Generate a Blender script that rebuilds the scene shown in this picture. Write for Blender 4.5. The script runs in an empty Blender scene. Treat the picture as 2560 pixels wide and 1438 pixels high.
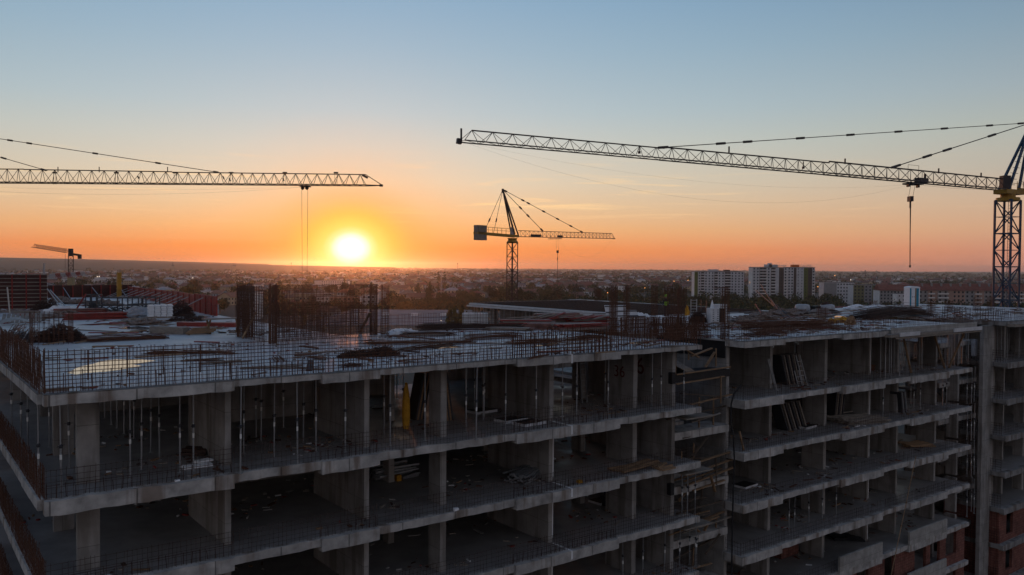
import bpy, math, random
from mathutils import Vector, Matrix
random.seed(7)
R = math.radians
C = bpy.context.scene.collection
# ------------------------------------------------------------------ camera
FPX, HP, ROLL, CAMZ = 2080.0, 667.5, 0.0075, 4.0
PITCH = math.atan((719 - HP) / FPX)
cF = Vector((0, math.cos(PITCH), -math.sin(PITCH)))
_up = Vector((1, 0, 0)).cross(cF)
cR = Vector((math.cos(ROLL), 0, 0)) + _up * math.sin(ROLL)
cU = Vector((-math.sin(ROLL), 0, 0)) + _up * math.cos(ROLL)
CAM = Vector((0, 0, CAMZ))
cam = bpy.data.cameras.new('camera'); co = bpy.data.objects.new('camera', cam); C.objects.link(co)
cam.sensor_width = 36; cam.lens = FPX / 2560 * 36; cam.clip_start = 0.1; cam.clip_end = 60000
co.matrix_world = Matrix(((cR.x, cU.x, -cF.x, 0), (cR.y, cU.y, -cF.y, 0), (cR.z, cU.z, -cF.z, CAMZ), (0, 0, 0, 1)))
sc = bpy.context.scene; sc.camera = co
sc.view_settings.view_transform = 'Standard'; sc.view_settings.look = 'None'
sc.view_settings.exposure = 0; sc.view_settings.gamma = 1
sc.cycles.max_bounces = 6; sc.cycles.diffuse_bounces = 4; sc.cycles.glossy_bounces = 3
sc.cycles.transparent_max_bounces = 6; sc.cycles.volume_bounces = 1; sc.cycles.use_denoising = True
sc.cycles.use_adaptive_sampling = True; sc.cycles.adaptive_threshold = 0.02; sc.cycles.sample_clamp_indirect = 4

def ray(px, py): return cF + cR * ((px - 1280) / FPX) - cU * ((py - 719) / FPX)
def pl(px, py, z=0.0):                       # point of the horizontal plane z seen at a photo pixel
    d = ray(px, py); t = (z - CAMZ) / d.z; return CAM + d * t
def pd(px, py, dep): return CAM + ray(px, py) * dep   # point at a depth
def proj(P):
    w = Vector(P) - CAM; k = w.dot(cF)
    return 1280 + FPX * w.dot(cR) / k, 719 - FPX * w.dot(cU) / k, k
# ------------------------------------------------------------------ world + sun
SUN_AZ, SUN_EL = math.atan((877 - 1280) / FPX), R(1.25)
def s2l(c):
    return tuple(((v / 255) / 12.92 if v / 255 <= 0.04045 else ((v / 255 + 0.055) / 1.055) ** 2.4) for v in c) + (1,)
w = bpy.data.worlds.new('World'); sc.world = w; w.use_nodes = True
nt = w.node_tree; N = nt.nodes; L = nt.links; N.clear()
out = N.new('ShaderNodeOutputWorld'); bg = N.new('ShaderNodeBackground'); L.new(bg.outputs[0], out.inputs[0])
def mth(op, a, b=None, c=None, clamp=False):
    n = N.new('ShaderNodeMath'); n.operation = op; n.use_clamp = clamp
    for i, v in enumerate((a, b, c)):
        if v is None: continue
        if isinstance(v, (int, float)): n.inputs[i].default_value = v
        else: L.new(v, n.inputs[i])
    return n.outputs[0]
def dotv(v, vec):
    n = N.new('ShaderNodeVectorMath'); n.operation = 'DOT_PRODUCT'; L.new(v, n.inputs[0]); n.inputs[1].default_value = vec
    return n.outputs['Value']
def ramp(fac, stops, interp='LINEAR'):
    n = N.new('ShaderNodeValToRGB'); cr = n.color_ramp; cr.interpolation = interp
    while len(cr.elements) > 1: cr.elements.remove(cr.elements[-1])
    for i, (p, c) in enumerate(stops):
        e = cr.elements[0] if i == 0 else cr.elements.new(p)
        e.position = p; e.color = c
    L.new(fac, n.inputs[0]); return n
def mixc(f, a, b, mode='MIX'):
    n = N.new('ShaderNodeMix'); n.data_type = 'RGBA'; n.blend_type = mode
    for s, v in ((n.inputs[0], f), (n.inputs[6], a), (n.inputs[7], b)):
        if isinstance(v, (int, float)): s.default_value = v
        elif isinstance(v, tuple): s.default_value = v
        else: L.new(v, s)
    return n.outputs[2]
tc = N.new('ShaderNodeTexCoord'); nz = N.new('ShaderNodeVectorMath'); nz.operation = 'NORMALIZE'
L.new(tc.outputs['Generated'], nz.inputs[0]); D = nz.outputs[0]
sep = N.new('ShaderNodeSeparateXYZ'); L.new(D, sep.inputs[0]); zz = sep.outputs[2]
el = mth('MULTIPLY', mth('MAXIMUM', zz, 0.0), 1.0)
elp = mth('POWER', el, 0.5)                       # spreads the horizon band over the ramp
def rs(lst): return [(math.sqrt(e), s2l(c)) for e, c in lst]
near = ramp(elp, rs([(0, (252, 134, 62)), (.022, (255, 150, 70)), (.045, (240, 180, 120)), (.07, (226, 195, 155)), (.10, (214, 204, 182)),
                     (.14, (194, 201, 196)), (.18, (172, 194, 203)), (.25, (148, 180, 201)), (.33, (124, 165, 197)), (.6, (88, 126, 165)), (1, (62, 92, 135))]))
far = ramp(elp, rs([(0, (196, 126, 110)), (.022, (208, 146, 120)), (.045, (210, 165, 134)), (.075, (202, 174, 150)), (.105, (186, 176, 162)),
                    (.15, (172, 178, 172)), (.19, (155, 170, 178)), (.25, (132, 157, 175)), (.33, (104, 137, 168)), (.6, (72, 101, 138)), (1, (56, 80, 118))]))
anti = ramp(elp, rs([(0, (158, 138, 128)), (.06, (168, 150, 146)), (.15, (164, 154, 156)), (.33, (146, 148, 160)), (1, (78, 100, 130))]))
sh = (math.sin(SUN_AZ), math.cos(SUN_AZ), 0)
hx = N.new('ShaderNodeVectorMath'); hx.operation = 'MULTIPLY'; L.new(D, hx.inputs[0]); hx.inputs[1].default_value = (1, 1, 0)
hn = N.new('ShaderNodeVectorMath'); hn.operation = 'NORMALIZE'; L.new(hx.outputs[0], hn.inputs[0])
ca = dotv(hn.outputs[0], sh)
t1 = mth('DIVIDE', mth('SUBTRACT', 1.0, ca), 0.27, clamp=True)
t1 = mth('POWER', t1, 0.8)
t2 = mth('DIVIDE', mth('SUBTRACT', 0.707, ca), 1.2, clamp=True)
sky = mixc(t2, mixc(t1, near.outputs[0], far.outputs[0]), anti.outputs[0])
# thin streaky cirrus low over the sun
mp = N.new('ShaderNodeMapping'); L.new(D, mp.inputs[0]); mp.inputs['Scale'].default_value = (5, 5, 95); mp.inputs['Rotation'].default_value = (0.02, 0.03, 0)
nn = N.new('ShaderNodeTexNoise'); L.new(mp.outputs[0], nn.inputs['Vector']); nn.inputs['Scale'].default_value = 1.5; nn.inputs['Detail'].default_value = 5; nn.inputs['Distortion'].default_value = .4
cl = ramp(nn.outputs[0], [(0, (0, 0, 0, 1)), (.57, (0, 0, 0, 1)), (.72, (1, 1, 1, 1))])
band = ramp(elp, [(0, (0, 0, 0, 1)), (.22, (.1, .1, .1, 1)), (.27, (1, 1, 1, 1)), (.31, (.7, .7, .7, 1)), (.37, (0, 0, 0, 1))])
cf = mth('MULTIPLY', mth('MULTIPLY', cl.outputs[0], band.outputs[0]), mth('MULTIPLY', mth('SUBTRACT', 1.0, t1), 0.85))
sky = mixc(cf, sky, s2l((252, 214, 160)))
# physically based sky mixed in with the measured colours
st = N.new('ShaderNodeTexSky'); st.sky_type = 'NISHITA'; st.sun_disc = False
st.sun_elevation = SUN_EL; st.sun_rotation = SUN_AZ; st.dust_density = 3; st.air_density = 1.2
sky = mixc(0.02, sky, st.outputs[0])
# glare of the low sun itself
ax = dotv(D, (math.cos(SUN_AZ), -math.sin(SUN_AZ), 0)); az = mth('SUBTRACT', zz, math.sin(R(1.16)))
rr = mth('SQRT', mth('ADD', mth('POWER', mth('DIVIDE', ax, 1.22), 2.0), mth('POWER', az, 2.0)))
infront = mth('GREATER_THAN', ca, 0.0)
gr = ramp(mth('MULTIPLY', rr, 4.0), [(0, (2.2, 1.9, 1.5, 1)), (.046, (1.6, 1.4, 1.05, 1)), (.066, (1.08, 1.0, .72, 1)), (.080, (1.0, .88, .33, 1)), (.108, (1.0, .72, .12, 1)),
          (.165, (1.0, .55, .05, 1)), (.25, (1.0, .40, .04, 1)), (.5, (1.0, .37, .07, 1)), (1, (1, .34, .09, 1))])
ga = ramp(mth('MULTIPLY', rr, 4.0), [(0, (1, 1, 1, 1)), (.125, (1, 1, 1, 1)), (.17, (.8,) * 3 + (1,)), (.23, (.5,) * 3 + (1,)), (.34, (.2,) * 3 + (1,)), (.48, (.06,) * 3 + (1,)), (.64, (0, 0, 0, 1))])
sky = mixc(mth('MULTIPLY', ga.outputs[0], infront), sky, gr.outputs[0])
L.new(sky, bg.inputs[0]); bg.inputs[1].default_value = 1.0
sl = bpy.data.lights.new('sun', 'SUN'); so = bpy.data.objects.new('sun', sl); C.objects.link(so)
sl.energy = 0.36; sl.angle = R(0.5); sl.color = (1, .32, .10)
sdir = Vector((math.sin(SUN_AZ) * math.cos(SUN_EL), math.cos(SUN_AZ) * math.cos(SUN_EL), math.sin(SUN_EL)))
so.rotation_euler = sdir.to_track_quat('Z', 'Y').to_euler(); so.location = (0, 0, 60)

# ------------------------------------------------------------------ materials
MATS = {}
def mat(name, col, rough=.8, var=.25, scale=3.0, bump=0.0, metal=0.0, spec=.3, stain=None, stretch=(1, 1, 1), emit=None, ior=None, rvar=0.0, detail=6, panel=None):
    if name in MATS: return MATS[name]
    m = bpy.data.materials.new(name); m.use_nodes = True; t = m.node_tree; p = t.nodes['Principled BSDF']
    p.inputs['Roughness'].default_value = rough; p.inputs['Metallic'].default_value = metal
    p.inputs['Specular IOR Level'].default_value = spec
    if ior: p.inputs['IOR'].default_value = ior
    tcn = t.nodes.new('ShaderNodeTexCoord'); mpn = t.nodes.new('ShaderNodeMapping'); mpn.inputs['Scale'].default_value = stretch
    t.links.new(tcn.outputs['Object'], mpn.inputs[0])
    n = t.nodes.new('ShaderNodeTexNoise'); n.inputs['Scale'].default_value = scale; n.inputs['Detail'].default_value = detail; n.inputs['Roughness'].default_value = .62
    t.links.new(mpn.outputs[0], n.inputs['Vector'])
    r = t.nodes.new('ShaderNodeValToRGB'); e = r.color_ramp.elements
    e[0].position = .3; e[1].position = .7
    e[0].color = tuple(c * (1 - var) for c in col) + (1,); e[1].color = tuple(min(1, c * (1 + var)) for c in col) + (1,)
    t.links.new(n.outputs[0], r.inputs[0]); cout = r.outputs[0]
    if stain:
        n2 = t.nodes.new('ShaderNodeTexNoise'); n2.inputs['Scale'].default_value = stain[1]; n2.inputs['Detail'].default_value = 4
        mp2 = t.nodes.new('ShaderNodeMapping'); mp2.inputs['Scale'].default_value = stain[2]
        t.links.new(tcn.outputs['Object'], mp2.inputs[0]); t.links.new(mp2.outputs[0], n2.inputs['Vector'])
        r2 = t.nodes.new('ShaderNodeValToRGB'); r2.color_ramp.elements[0].position = stain[3]; r2.color_ramp.elements[1].position = stain[3] + .12
        r2.color_ramp.elements[0].color = (0, 0, 0, 1); r2.color_ramp.elements[1].color = (stain[4],) * 3 + (1,)
        t.links.new(n2.outputs[0], r2.inputs[0])
        mx = t.nodes.new('ShaderNodeMix'); mx.data_type = 'RGBA'
        t.links.new(r2.outputs[0], mx.inputs[0]); t.links.new(cout, mx.inputs[6]); mx.inputs[7].default_value = stain[0] + (1,)
        cout = mx.outputs[2]
    if panel:                                            # shutter-board joints and pour lines
        sx = t.nodes.new('ShaderNodeSeparateXYZ'); t.links.new(tcn.outputs['Object'], sx.inputs[0]); ad = t.nodes.new('ShaderNodeMath'); ad.operation = 'ADD'
        t.links.new(sx.outputs[0], ad.inputs[0]); t.links.new(sx.outputs[1], ad.inputs[1]); cx = t.nodes.new('ShaderNodeCombineXYZ'); t.links.new(ad.outputs[0], cx.inputs[0]); t.links.new(sx.outputs[2], cx.inputs[1])
        bt = t.nodes.new('ShaderNodeTexBrick'); bt.offset = 0; bt.inputs['Scale'].default_value = 1; bt.inputs['Brick Width'].default_value = panel[0]; bt.inputs['Row Height'].default_value = panel[1]; bt.inputs['Mortar Size'].default_value = panel[2]
        bt.inputs['Mortar Smooth'].default_value = .3; bt.inputs['Color1'].default_value = (1, 1, 1, 1); bt.inputs['Color2'].default_value = (panel[4],) * 3 + (1,); bt.inputs['Mortar'].default_value = (panel[3],) * 3 + (1,)
        t.links.new(cx.outputs[0], bt.inputs[0]); mm = t.nodes.new('ShaderNodeMix'); mm.data_type = 'RGBA'; mm.blend_type = 'MULTIPLY'; mm.inputs[0].default_value = 1
        t.links.new(cout, mm.inputs[6]); t.links.new(bt.outputs[0], mm.inputs[7]); cout = mm.outputs[2]
    t.links.new(cout, p.inputs['Base Color'])
    if rvar:
        n3 = t.nodes.new('ShaderNodeTexNoise'); n3.inputs['Scale'].default_value = .35; n3.inputs['Detail'].default_value = 5
        t.links.new(tcn.outputs['Object'], n3.inputs['Vector'])
        mr = t.nodes.new('ShaderNodeMapRange'); mr.inputs[1].default_value = .4; mr.inputs[2].default_value = .62
        mr.inputs[3].default_value = max(.05, rough - rvar); mr.inputs[4].default_value = min(1, rough + rvar)
        t.links.new(n3.outputs[0], mr.inputs[0]); t.links.new(mr.outputs[0], p.inputs['Roughness'])
    if bump:
        b = t.nodes.new('ShaderNodeBump'); b.inputs['Strength'].default_value = bump; b.inputs['Distance'].default_value = .05
        t.links.new(n.outputs[0], b.inputs['Height']); t.links.new(b.outputs[0], p.inputs['Normal'])
    if emit:
        p.inputs['Emission Color'].default_value = emit[0] + (1,); p.inputs['Emission Strength'].default_value = emit[1]
    MATS[name] = m; return m
RUST = (.16, .075, .04)
conc = mat('concrete', (.43, .415, .395), .9, .42, 1.3, .9, stain=((.16, .105, .07), 1.9, (1, 1, .1), .54, .7), panel=(2.5, 50, .03, .4, .78))
conc_dark = mat('darker_concrete', (.25, .245, .24), .9, .35, 1.3, .8, stain=((.11, .08, .06), 1.9, (1, 1, .12), .5, .7), panel=(2.5, 50, .03, .45, .8))  # darker version of the concrete for the far block edges
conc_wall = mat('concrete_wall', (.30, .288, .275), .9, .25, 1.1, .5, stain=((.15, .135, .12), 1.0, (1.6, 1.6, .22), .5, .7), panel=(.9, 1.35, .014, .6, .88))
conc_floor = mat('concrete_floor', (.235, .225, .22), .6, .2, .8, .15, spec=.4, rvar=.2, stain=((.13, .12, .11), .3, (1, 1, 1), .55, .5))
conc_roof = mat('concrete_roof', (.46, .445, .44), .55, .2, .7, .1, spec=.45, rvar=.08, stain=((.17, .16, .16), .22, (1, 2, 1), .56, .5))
board = mat('concrete_board', (.35, .34, .32), .85, .22, 2.0, .4, stain=((.18, .16, .14), 1.0, (1, 1, .2), .55, .5), panel=(1.2, 1.45, .014, .6, .85))
white_band = mat('white_sealant', (.72, .73, .74), .6, .08, 6)
rebar = mat('rusty_rebar', (.115, .052, .032), .75, .35, 6, metal=.2)
rebar_dark = mat('dark_rebar', (.06, .035, .028), .7, .3, 6, metal=.2)
steel = mat('galvanised_steel', (.34, .36, .38), .4, .15, 8, metal=.7)
steel_dark = mat('dark_steel', (.06, .062, .07), .5, .2, 8, metal=.5)
sticker = mat('white_sticker', (.75, .75, .72), .6, .05, 8)
wood_dark = mat('dark_timber', (.10, .075, .055), .9, .4, 3, .2)
wood = mat('raw_timber', (.26, .165, .095), .85, .3, 3, .2, stretch=(1, 1, 6))
wood_grey = mat('weathered_timber', (.24, .21, .18), .85, .3, 3, .2, stretch=(1, 1, 6))
ply_dark = mat('black_plywood', (.018, .018, .02), .5, .3, 2)
red_form = mat('red_formwork', (.26, .035, .028), .55, .3, 1.2, stain=((.10, .03, .025), 2.5, (1, 1, 1), .5, .6))
board_dull = mat('dull_pink_board', (.20, .105, .09), .8, .4, 3)
dark_form = mat('dark_red_formwork', (.06, .022, .018), .6, .3, 1.2)
white_form = mat('white_formwork', (.55, .56, .58), .5, .15, 2)
yellow = mat('crane_yellow', (.38, .21, .03), .5, .25, 1.5, stain=((.14, .07, .02), 1.5, (1, 1, 1), .55, .5))
blue = mat('crane_blue', (.025, .055, .10), .45, .25, 1.5)
crane_dark = mat('crane_dark_steel', (.055, .045, .045), .55, .2, 2, metal=.2)
crane_brown = mat('crane_ochre_steel', (.06, .045, .035), .6, .2, 2)
cw = mat('counterweight_concrete', (.22, .20, .18), .9, .2, 2)
rope = mat('wire_rope', (.08, .07, .065), .6, .1, 5)
brick = mat('red_brick', (.20, .08, .062), .9, .35, 1.5, .3, stain=((.30, .20, .16), 3, (1, 1, 3), .58, .5), panel=(.26, .2, .02, .5, .7))
tarp = mat('yellow_tarp', (.50, .25, .02), .7, .3, 4, .3)
tarp_grey = mat('grey_tarp', (.33, .35, .38), .6, .2, 3, .3)
white_plastic = mat('white_plastic', (.70, .72, .74), .4, .06, 4)
foam = mat('white_foam', (.74, .76, .78), .8, .05, 4)
teal = mat('teal_plastic', (.02, .22, .32), .4, .1, 4)
tan = mat('tan_plastic', (.26, .17, .10), .6, .1, 4)
debris = mat('loose_debris', (.19, .15, .13), .9, .6, 8, .3)
graff = mat('red_graffiti', (.11, .022, .02), .8, .1, 5)
hivis = mat('hi_vis_cloth', (.28, .62, .05), .8, .1, 5)
skin = mat('skin', (.35, .2, .14), .6, .05, 5)
trouser = mat('dark_trousers', (.03, .035, .05), .9, .1, 5)
red_paint = mat('red_paint', (.30, .07, .06), .5, .1, 3)
white_paint = mat('white_paint', (.42, .40, .40), .5, .1, 3)
lampm = mat('sodium_lamp', (1, .5, .2), .5, 0, 1, emit=((1, .42, .12), 4))
lampw = mat('white_lamp', (1, .9, .8), .5, 0, 1, emit=((1, .85, .65), 3.5))
water = mat('puddle_water', (.06, .06, .06), .03, .1, 1, spec=1.0, ior=3.4)

# ------------------------------------------------------------------ mesh builder
class M:
    def __init__(s): s.v = []; s.f = []; s.mi = []; s.cur = 0
    def quad(s, a, b, c, d):
        n = len(s.v); s.v += [tuple(a), tuple(b), tuple(c), tuple(d)]; s.f.append((n, n + 1, n + 2, n + 3)); s.mi.append(s.cur)
    def tri(s, a, b, c):
        n = len(s.v); s.v += [tuple(a), tuple(b), tuple(c)]; s.f.append((n, n + 1, n + 2)); s.mi.append(s.cur)
    def hexa(s, p):                                  # 8 points, bottom 4 then top 4
        n = len(s.v); s.v += [tuple(q) for q in p]
        for f in ((3, 2, 1, 0), (4, 5, 6, 7), (0, 1, 5, 4), (1, 2, 6, 5), (2, 3, 7, 6), (3, 0, 4, 7)):
            s.f.append(tuple(n + i for i in f)); s.mi.append(s.cur)
    def box(s, x0, x1, y0, y1, z0, z1):
        s.hexa([(x0, y0, z0), (x1, y0, z0), (x1, y1, z0), (x0, y1, z0), (x0, y0, z1), (x1, y0, z1), (x1, y1, z1), (x0, y1, z1)])
    def bar(s, a, b, w, h=None, n=4, up=None):       # prism between two points
        a = Vector(a); b = Vector(b); d = b - a
        if d.length < 1e-6: return
        d.normalize(); u = Vector(up) if up else Vector((0, 0, 1))
        if abs(d.dot(u)) > .97: u = Vector((1, 0, 0))
        x = d.cross(u).normalized(); y = x.cross(d).normalized(); h = h or w
        if n == 4: ring = [(-.5, -.5), (.5, -.5), (.5, .5), (-.5, .5)]
        else: ring = [(.5 * math.cos(i * 2 * math.pi / n), .5 * math.sin(i * 2 * math.pi / n)) for i in range(n)]
        k = len(s.v)
        for p in (a, b): s.v += [tuple(p + x * (i * w) + y * (j * h)) for i, j in ring]
        for i in range(n):
            s.f.append((k + i, k + (i + 1) % n, k + n + (i + 1) % n, k + n + i)); s.mi.append(s.cur)
        s.f.append(tuple(k + i for i in reversed(range(n)))); s.mi.append(s.cur)
        s.f.append(tuple(k + n + i for i in range(n))); s.mi.append(s.cur)
    def line(s, pts, w, n=4):
        for a, b in zip(pts, pts[1:]): s.bar(a, b, w, n=n)
    def poly(s, pts, z0, z1):                        # extruded polygon (counter-clockwise)
        k = len(s.v); n = len(pts)
        s.v += [(x, y, z0) for x, y in pts] + [(x, y, z1) for x, y in pts]
        s.f.append(tuple(k + i for i in reversed(range(n)))); s.f.append(tuple(k + n + i for i in range(n))); s.mi += [s.cur] * 2
        for i in range(n):
            s.f.append((k + i, k + (i + 1) % n, k + n + (i + 1) % n, k + n + i)); s.mi.append(s.cur)
    def lathe(s, cx, cy, prof, n=12):
        k = len(s.v)
        for r, z in prof: s.v += [(cx + r * math.cos(i * 2 * math.pi / n), cy + r * math.sin(i * 2 * math.pi / n), z) for i in range(n)]
        for j in range(len(prof) - 1):
            for i in range(n):
                a = k + j * n
                s.f.append((a + i, a + (i + 1) % n, a + n + (i + 1) % n, a + n + i)); s.mi.append(s.cur)
        s.f.append(tuple(k + i for i in reversed(range(n)))); s.f.append(tuple(k + (len(prof) - 1) * n + i for i in range(n))); s.mi += [s.cur] * 2
    def split(s):
        r_ = []
        for k in range(0, len(s.v), 8): q = M(); q.v = s.v[k:k + 8]; q.f = [tuple(i - k for i in f) for f in s.f if k <= f[0] < k + 8]; q.mi = [0] * len(q.f); r_.append(q)
        return r_
    def build(s, name, m, parent=None, loc=None, smooth=False):
        me = bpy.data.meshes.new(name); me.from_pydata(s.v, [], s.f)
        for x in (m if isinstance(m, (list, tuple)) else [m]): me.materials.append(x)
        if isinstance(m, (list, tuple)): me.polygons.foreach_set('material_index', s.mi)
        if smooth: me.polygons.foreach_set('use_smooth', [True] * len(s.f))
        me.update(); o = bpy.data.objects.new(name, me); C.objects.link(o)
        if parent: o.parent = parent
        if loc: o.location = loc
        return o
# ------------------------------------------------------------------ frames, tags, labels
G = -30.0                                            # ground level; the top slab is z = 0
C0 = pl(108, 986.5); AZ = math.atan((4040 - 1280) / FPX); TH = math.pi / 2 - AZ
UD = Vector((math.sin(AZ), math.cos(AZ), 0)); VD = Vector((-math.cos(AZ), math.sin(AZ), 0))
def W(u, v, z=0.0): return Vector((C0.x, C0.y, 0)) + UD * u + VD * v + Vector((0, 0, z))
def at(px, py, z=0.0):                               # photo pixel on a level -> building coordinates
    P = pl(px, py, z) - Vector((C0.x, C0.y, 0)); return P.dot(UD), P.dot(VD)
def ux(px, v, z=-4.0):                               # u of a plumb line seen at px that stands at depth v
    lo, hi = -20., 200.
    for _ in range(50):
        m = (lo + hi) / 2
        if proj(W(m, v, z))[0] < px: lo = m
        else: hi = m
    return lo
LAB = []
ORDW = ['', 'one', 'two', 'three', 'four', 'five']
def tag(o, label=None, cat=None, group=None, kind=None, auto=None):
    if label: o['label'] = label
    if cat: o['category'] = cat
    if group: o['group'] = group
    if kind: o['kind'] = kind
    if auto: LAB.append((o,) + auto)                 # auto = (base text, band text, zone set)
    return o
def empty(name, P, rz=0.0):
    o = bpy.data.objects.new(name, None); C.objects.link(o); o.location = P; o.rotation_euler = (0, 0, rz); o.empty_display_size = .5
    return o
def place(o, P, rz=0.0): o.location = P; o.rotation_euler = (0, 0, rz); return o
def copy_tree(o, parent=None):
    c = o.copy(); C.objects.link(c)
    if parent: c.parent = parent
    for ch in o.children: copy_tree(ch, c)
    return c
# ================================================================== BUILDING
FL = [0, -3.28] + [-3.28 - 2.9 * i for i in range(1, 7)]     # slab tops
bld = {}
def building(name, label, u, v):
    e = empty(name, W(u, v, G), TH); tag(e, label, 'building'); bld[name] = (u, v); e['_u'] = u; e['_v'] = v; return e
def bp(mb, name, m, root):                                  # a part given in building coordinates
    return mb.build(name, m, root, loc=(-root['_u'], -root['_v'], -G))
LB = building('concrete_building', 'unfinished bare concrete building nearest the camera, puddled roof slab and open storeys', 0, 0)
RB = building('concrete_building', 'unfinished concrete block beyond the stair gap, brick infill on its lower floors', 34, 0)
FB = building('concrete_building', 'unfinished concrete block cut by the right edge, beyond the tall concrete pillar', ux(2515, 0), 0)
FBu = FB['_u']
WB = building('concrete_building', 'unfinished rear wing with a freshly propped rusty deck behind the plank pile', 47, 19.5)

LSEG = [(0, 5.8, 1), (5.8, 9.05, 0), (9.05, 11.44, 1), (11.44, 18.12, 0), (18.12, 24.37, 1), (24.37, 30.4, 0)]
RSEG = [(34, 37.5, 1), (37.5, 43.5, 0), (43.5, 48.5, 1), (48.5, 52, 0), (52, 57.3, 1), (57.3, 61.0, 0)]
FSEG = [(FBu, FBu + 4, 1), (FBu + 4, FBu + 10, 0), (FBu + 10, FBu + 16, 1), (FBu + 16, FBu + 26, 0)]
def slab_part(root, pts, z, th, m, name='slab'):
    mb = M(); mb.poly(pts, z - th, z); return bp(mb, name, m, root)
def rough_edge(mb, u0, u1, v0, v1, z0, z1, step=.4, amp=.024):
    n = max(1, int((u1 - u0) / step)); zs = [z1 + random.uniform(-amp, amp) for _ in range(n + 1)]; zb = [z0 + random.uniform(-amp, amp) for _ in range(n + 1)]
    for i in range(n):
        a = u0 + (u1 - u0) * i / n; b = u0 + (u1 - u0) * (i + 1) / n
        mb.hexa([(a, v0, zb[i]), (b, v0, zb[i + 1]), (b, v1, zb[i + 1]), (a, v1, zb[i]), (a, v0, zs[i]), (b, v0, zs[i + 1]), (b, v1, zs[i + 1]), (a, v1, zs[i])])
def edges(root, segs, z, top):
    for u0, u1, d in segs:
        mb = M(); dep = (.36 if top else .46) if d else (.23 if top else .30)
        rough_edge(mb, u0 + .003, u1 - .003, -.14 if d else -.02, .25, z - dep, z + .006)
        bp(mb, 'edge_beam', conc if root is not FB else conc_dark, root)
def mesh_wall(mb, a, b, h, sv=.1, sh_=.12, w=.014, z=0, jit=.03, double=False, extra=0):
    a = Vector((a[0], a[1], z)); b = Vector((b[0], b[1], z)); Ln = (b - a).length; d = (b - a).normalized(); nrm = Vector((-d.y, d.x, 0))
    n = int(Ln / sv)
    for i in range(n + 1):
        if random.random() < .05: continue
        bend = 2.5 if random.random() < .08 else 1
        p = a + d * (Ln * i / max(1, n)) + d * random.uniform(-.02, .02); q = p + Vector((0, 0, h + random.uniform(-jit * 1.6, jit * 1.4))) + (d * random.gauss(0, .022) + nrm * random.gauss(0, .02)) * bend
        mb.bar(p, q, w)
        if double: mb.bar(p + nrm * .12 + d * random.uniform(-.02, .05), q + nrm * .12, w)
    m = int(h / sh_)
    for j in range(1, m + 1):
        zz_ = Vector((0, 0, j * h / (m + .3) + random.uniform(-.01, .01)))
        mb.bar(a + zz_, b + zz_ + Vector((0, 0, random.uniform(-.01, .01))), w)
        if double: mb.bar(a + zz_ + nrm * .12, b + zz_ + nrm * .12, w)
# slabs --------------------------------------------------------------
def lpoly(z):                                                # main bar plus the long left wing
    return [(0.02, .25), (30.4, .25), (30.4, 16.5), (17.0, 15.5), (17.2, 36), (18.5, 60), (22.6, 91), (11.5, 81), (.02, 80)]
for k, z in enumerate(FL):
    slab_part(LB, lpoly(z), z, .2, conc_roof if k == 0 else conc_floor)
    edges(LB, LSEG, z, k == 0)
    mb = M(); n = 40
    for i in range(n):                                       # rough edge beam down the left side
        a = .0 + 80 * i / n; b = 80 * (i + 1) / n; j = random.uniform(-.012, .012)
        mb.box(-.14 + j, .02, a + .252 if i == 0 else a, b, z - .34 + j, z + .006 + j)
    bp(mb, 'edge_beam', conc, LB)
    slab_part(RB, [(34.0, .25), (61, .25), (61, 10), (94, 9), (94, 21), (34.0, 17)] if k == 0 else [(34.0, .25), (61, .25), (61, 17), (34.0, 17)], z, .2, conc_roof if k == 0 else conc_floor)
    edges(RB, RSEG, z, k == 0)
    mb = M(); mb.box(33.86, 34.0, -.14, 1.25, z - (.36 if k == 0 else .46), z + .004); bp(mb, 'edge_beam', conc, RB)
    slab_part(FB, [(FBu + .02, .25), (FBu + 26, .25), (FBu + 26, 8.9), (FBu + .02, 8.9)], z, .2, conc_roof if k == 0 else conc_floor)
    edges(FB, FSEG, z, k == 0)
    mb = M(); mb.box(FBu - .14, FBu + .02, -.14, 5, z - .34, z + .004); bp(mb, 'edge_beam', conc_dark, FB)
    mb = M(); mesh_wall(mb, (FBu - .05, .2), (FBu - .05, 5), 1.0, .2, .2, .02, z); bp(mb, 'rebar_mat', rebar_dark, FB)
    slab_part(WB, [(47.2, 19.5), (64, 19.5), (66, 50), (47.2, 46)], z, .22, conc_floor)
# columns and walls --------------------------------------------------
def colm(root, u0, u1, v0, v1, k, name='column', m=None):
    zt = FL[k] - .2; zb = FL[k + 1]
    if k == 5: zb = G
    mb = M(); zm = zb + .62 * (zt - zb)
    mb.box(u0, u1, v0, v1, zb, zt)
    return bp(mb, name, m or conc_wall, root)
LCOL = [(1.17, 1.85, 1.55, 1.8), (1.2, 1.9, 6.6, 6.85), (15.0, 15.3, 1.15, 2.1), (27.1, 27.4, 1.72, 3.7), (15.0, 15.3, 5.7, 6.3),
        (26.8, 27.1, 5.4, 6.2), (2.5, 2.8, 12, 12.8), (21.2, 21.5, 11.5, 12.4), (27.0, 27.3, 12, 12.8), (8, 8.3, 17, 17.8)]
LWALL = [(5.95, 6.17, 1.36, 5.9), (11.44, 11.66, 1.2, 6.1), (21.2, 21.45, 1.4, 6.4), (29.2, 29.45, .95, 7.5), (8.0, 13.2, 9.6, 9.8), (13.2, 13.4, 9.6, 13.2), (22.5, 25.2, 8.6, 8.8), (17.6, 19.4, 13.2, 13.4)]
def rw(px, v0, v1, t=.25): u = ux(px, v0, -5); return (u, u + t, v0, v1)
RCOL = [rw(2060, 2.0, 3.6, .3), rw(2394, 1.8, 2.6), rw(2338, 1.9, 3.3)]
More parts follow.
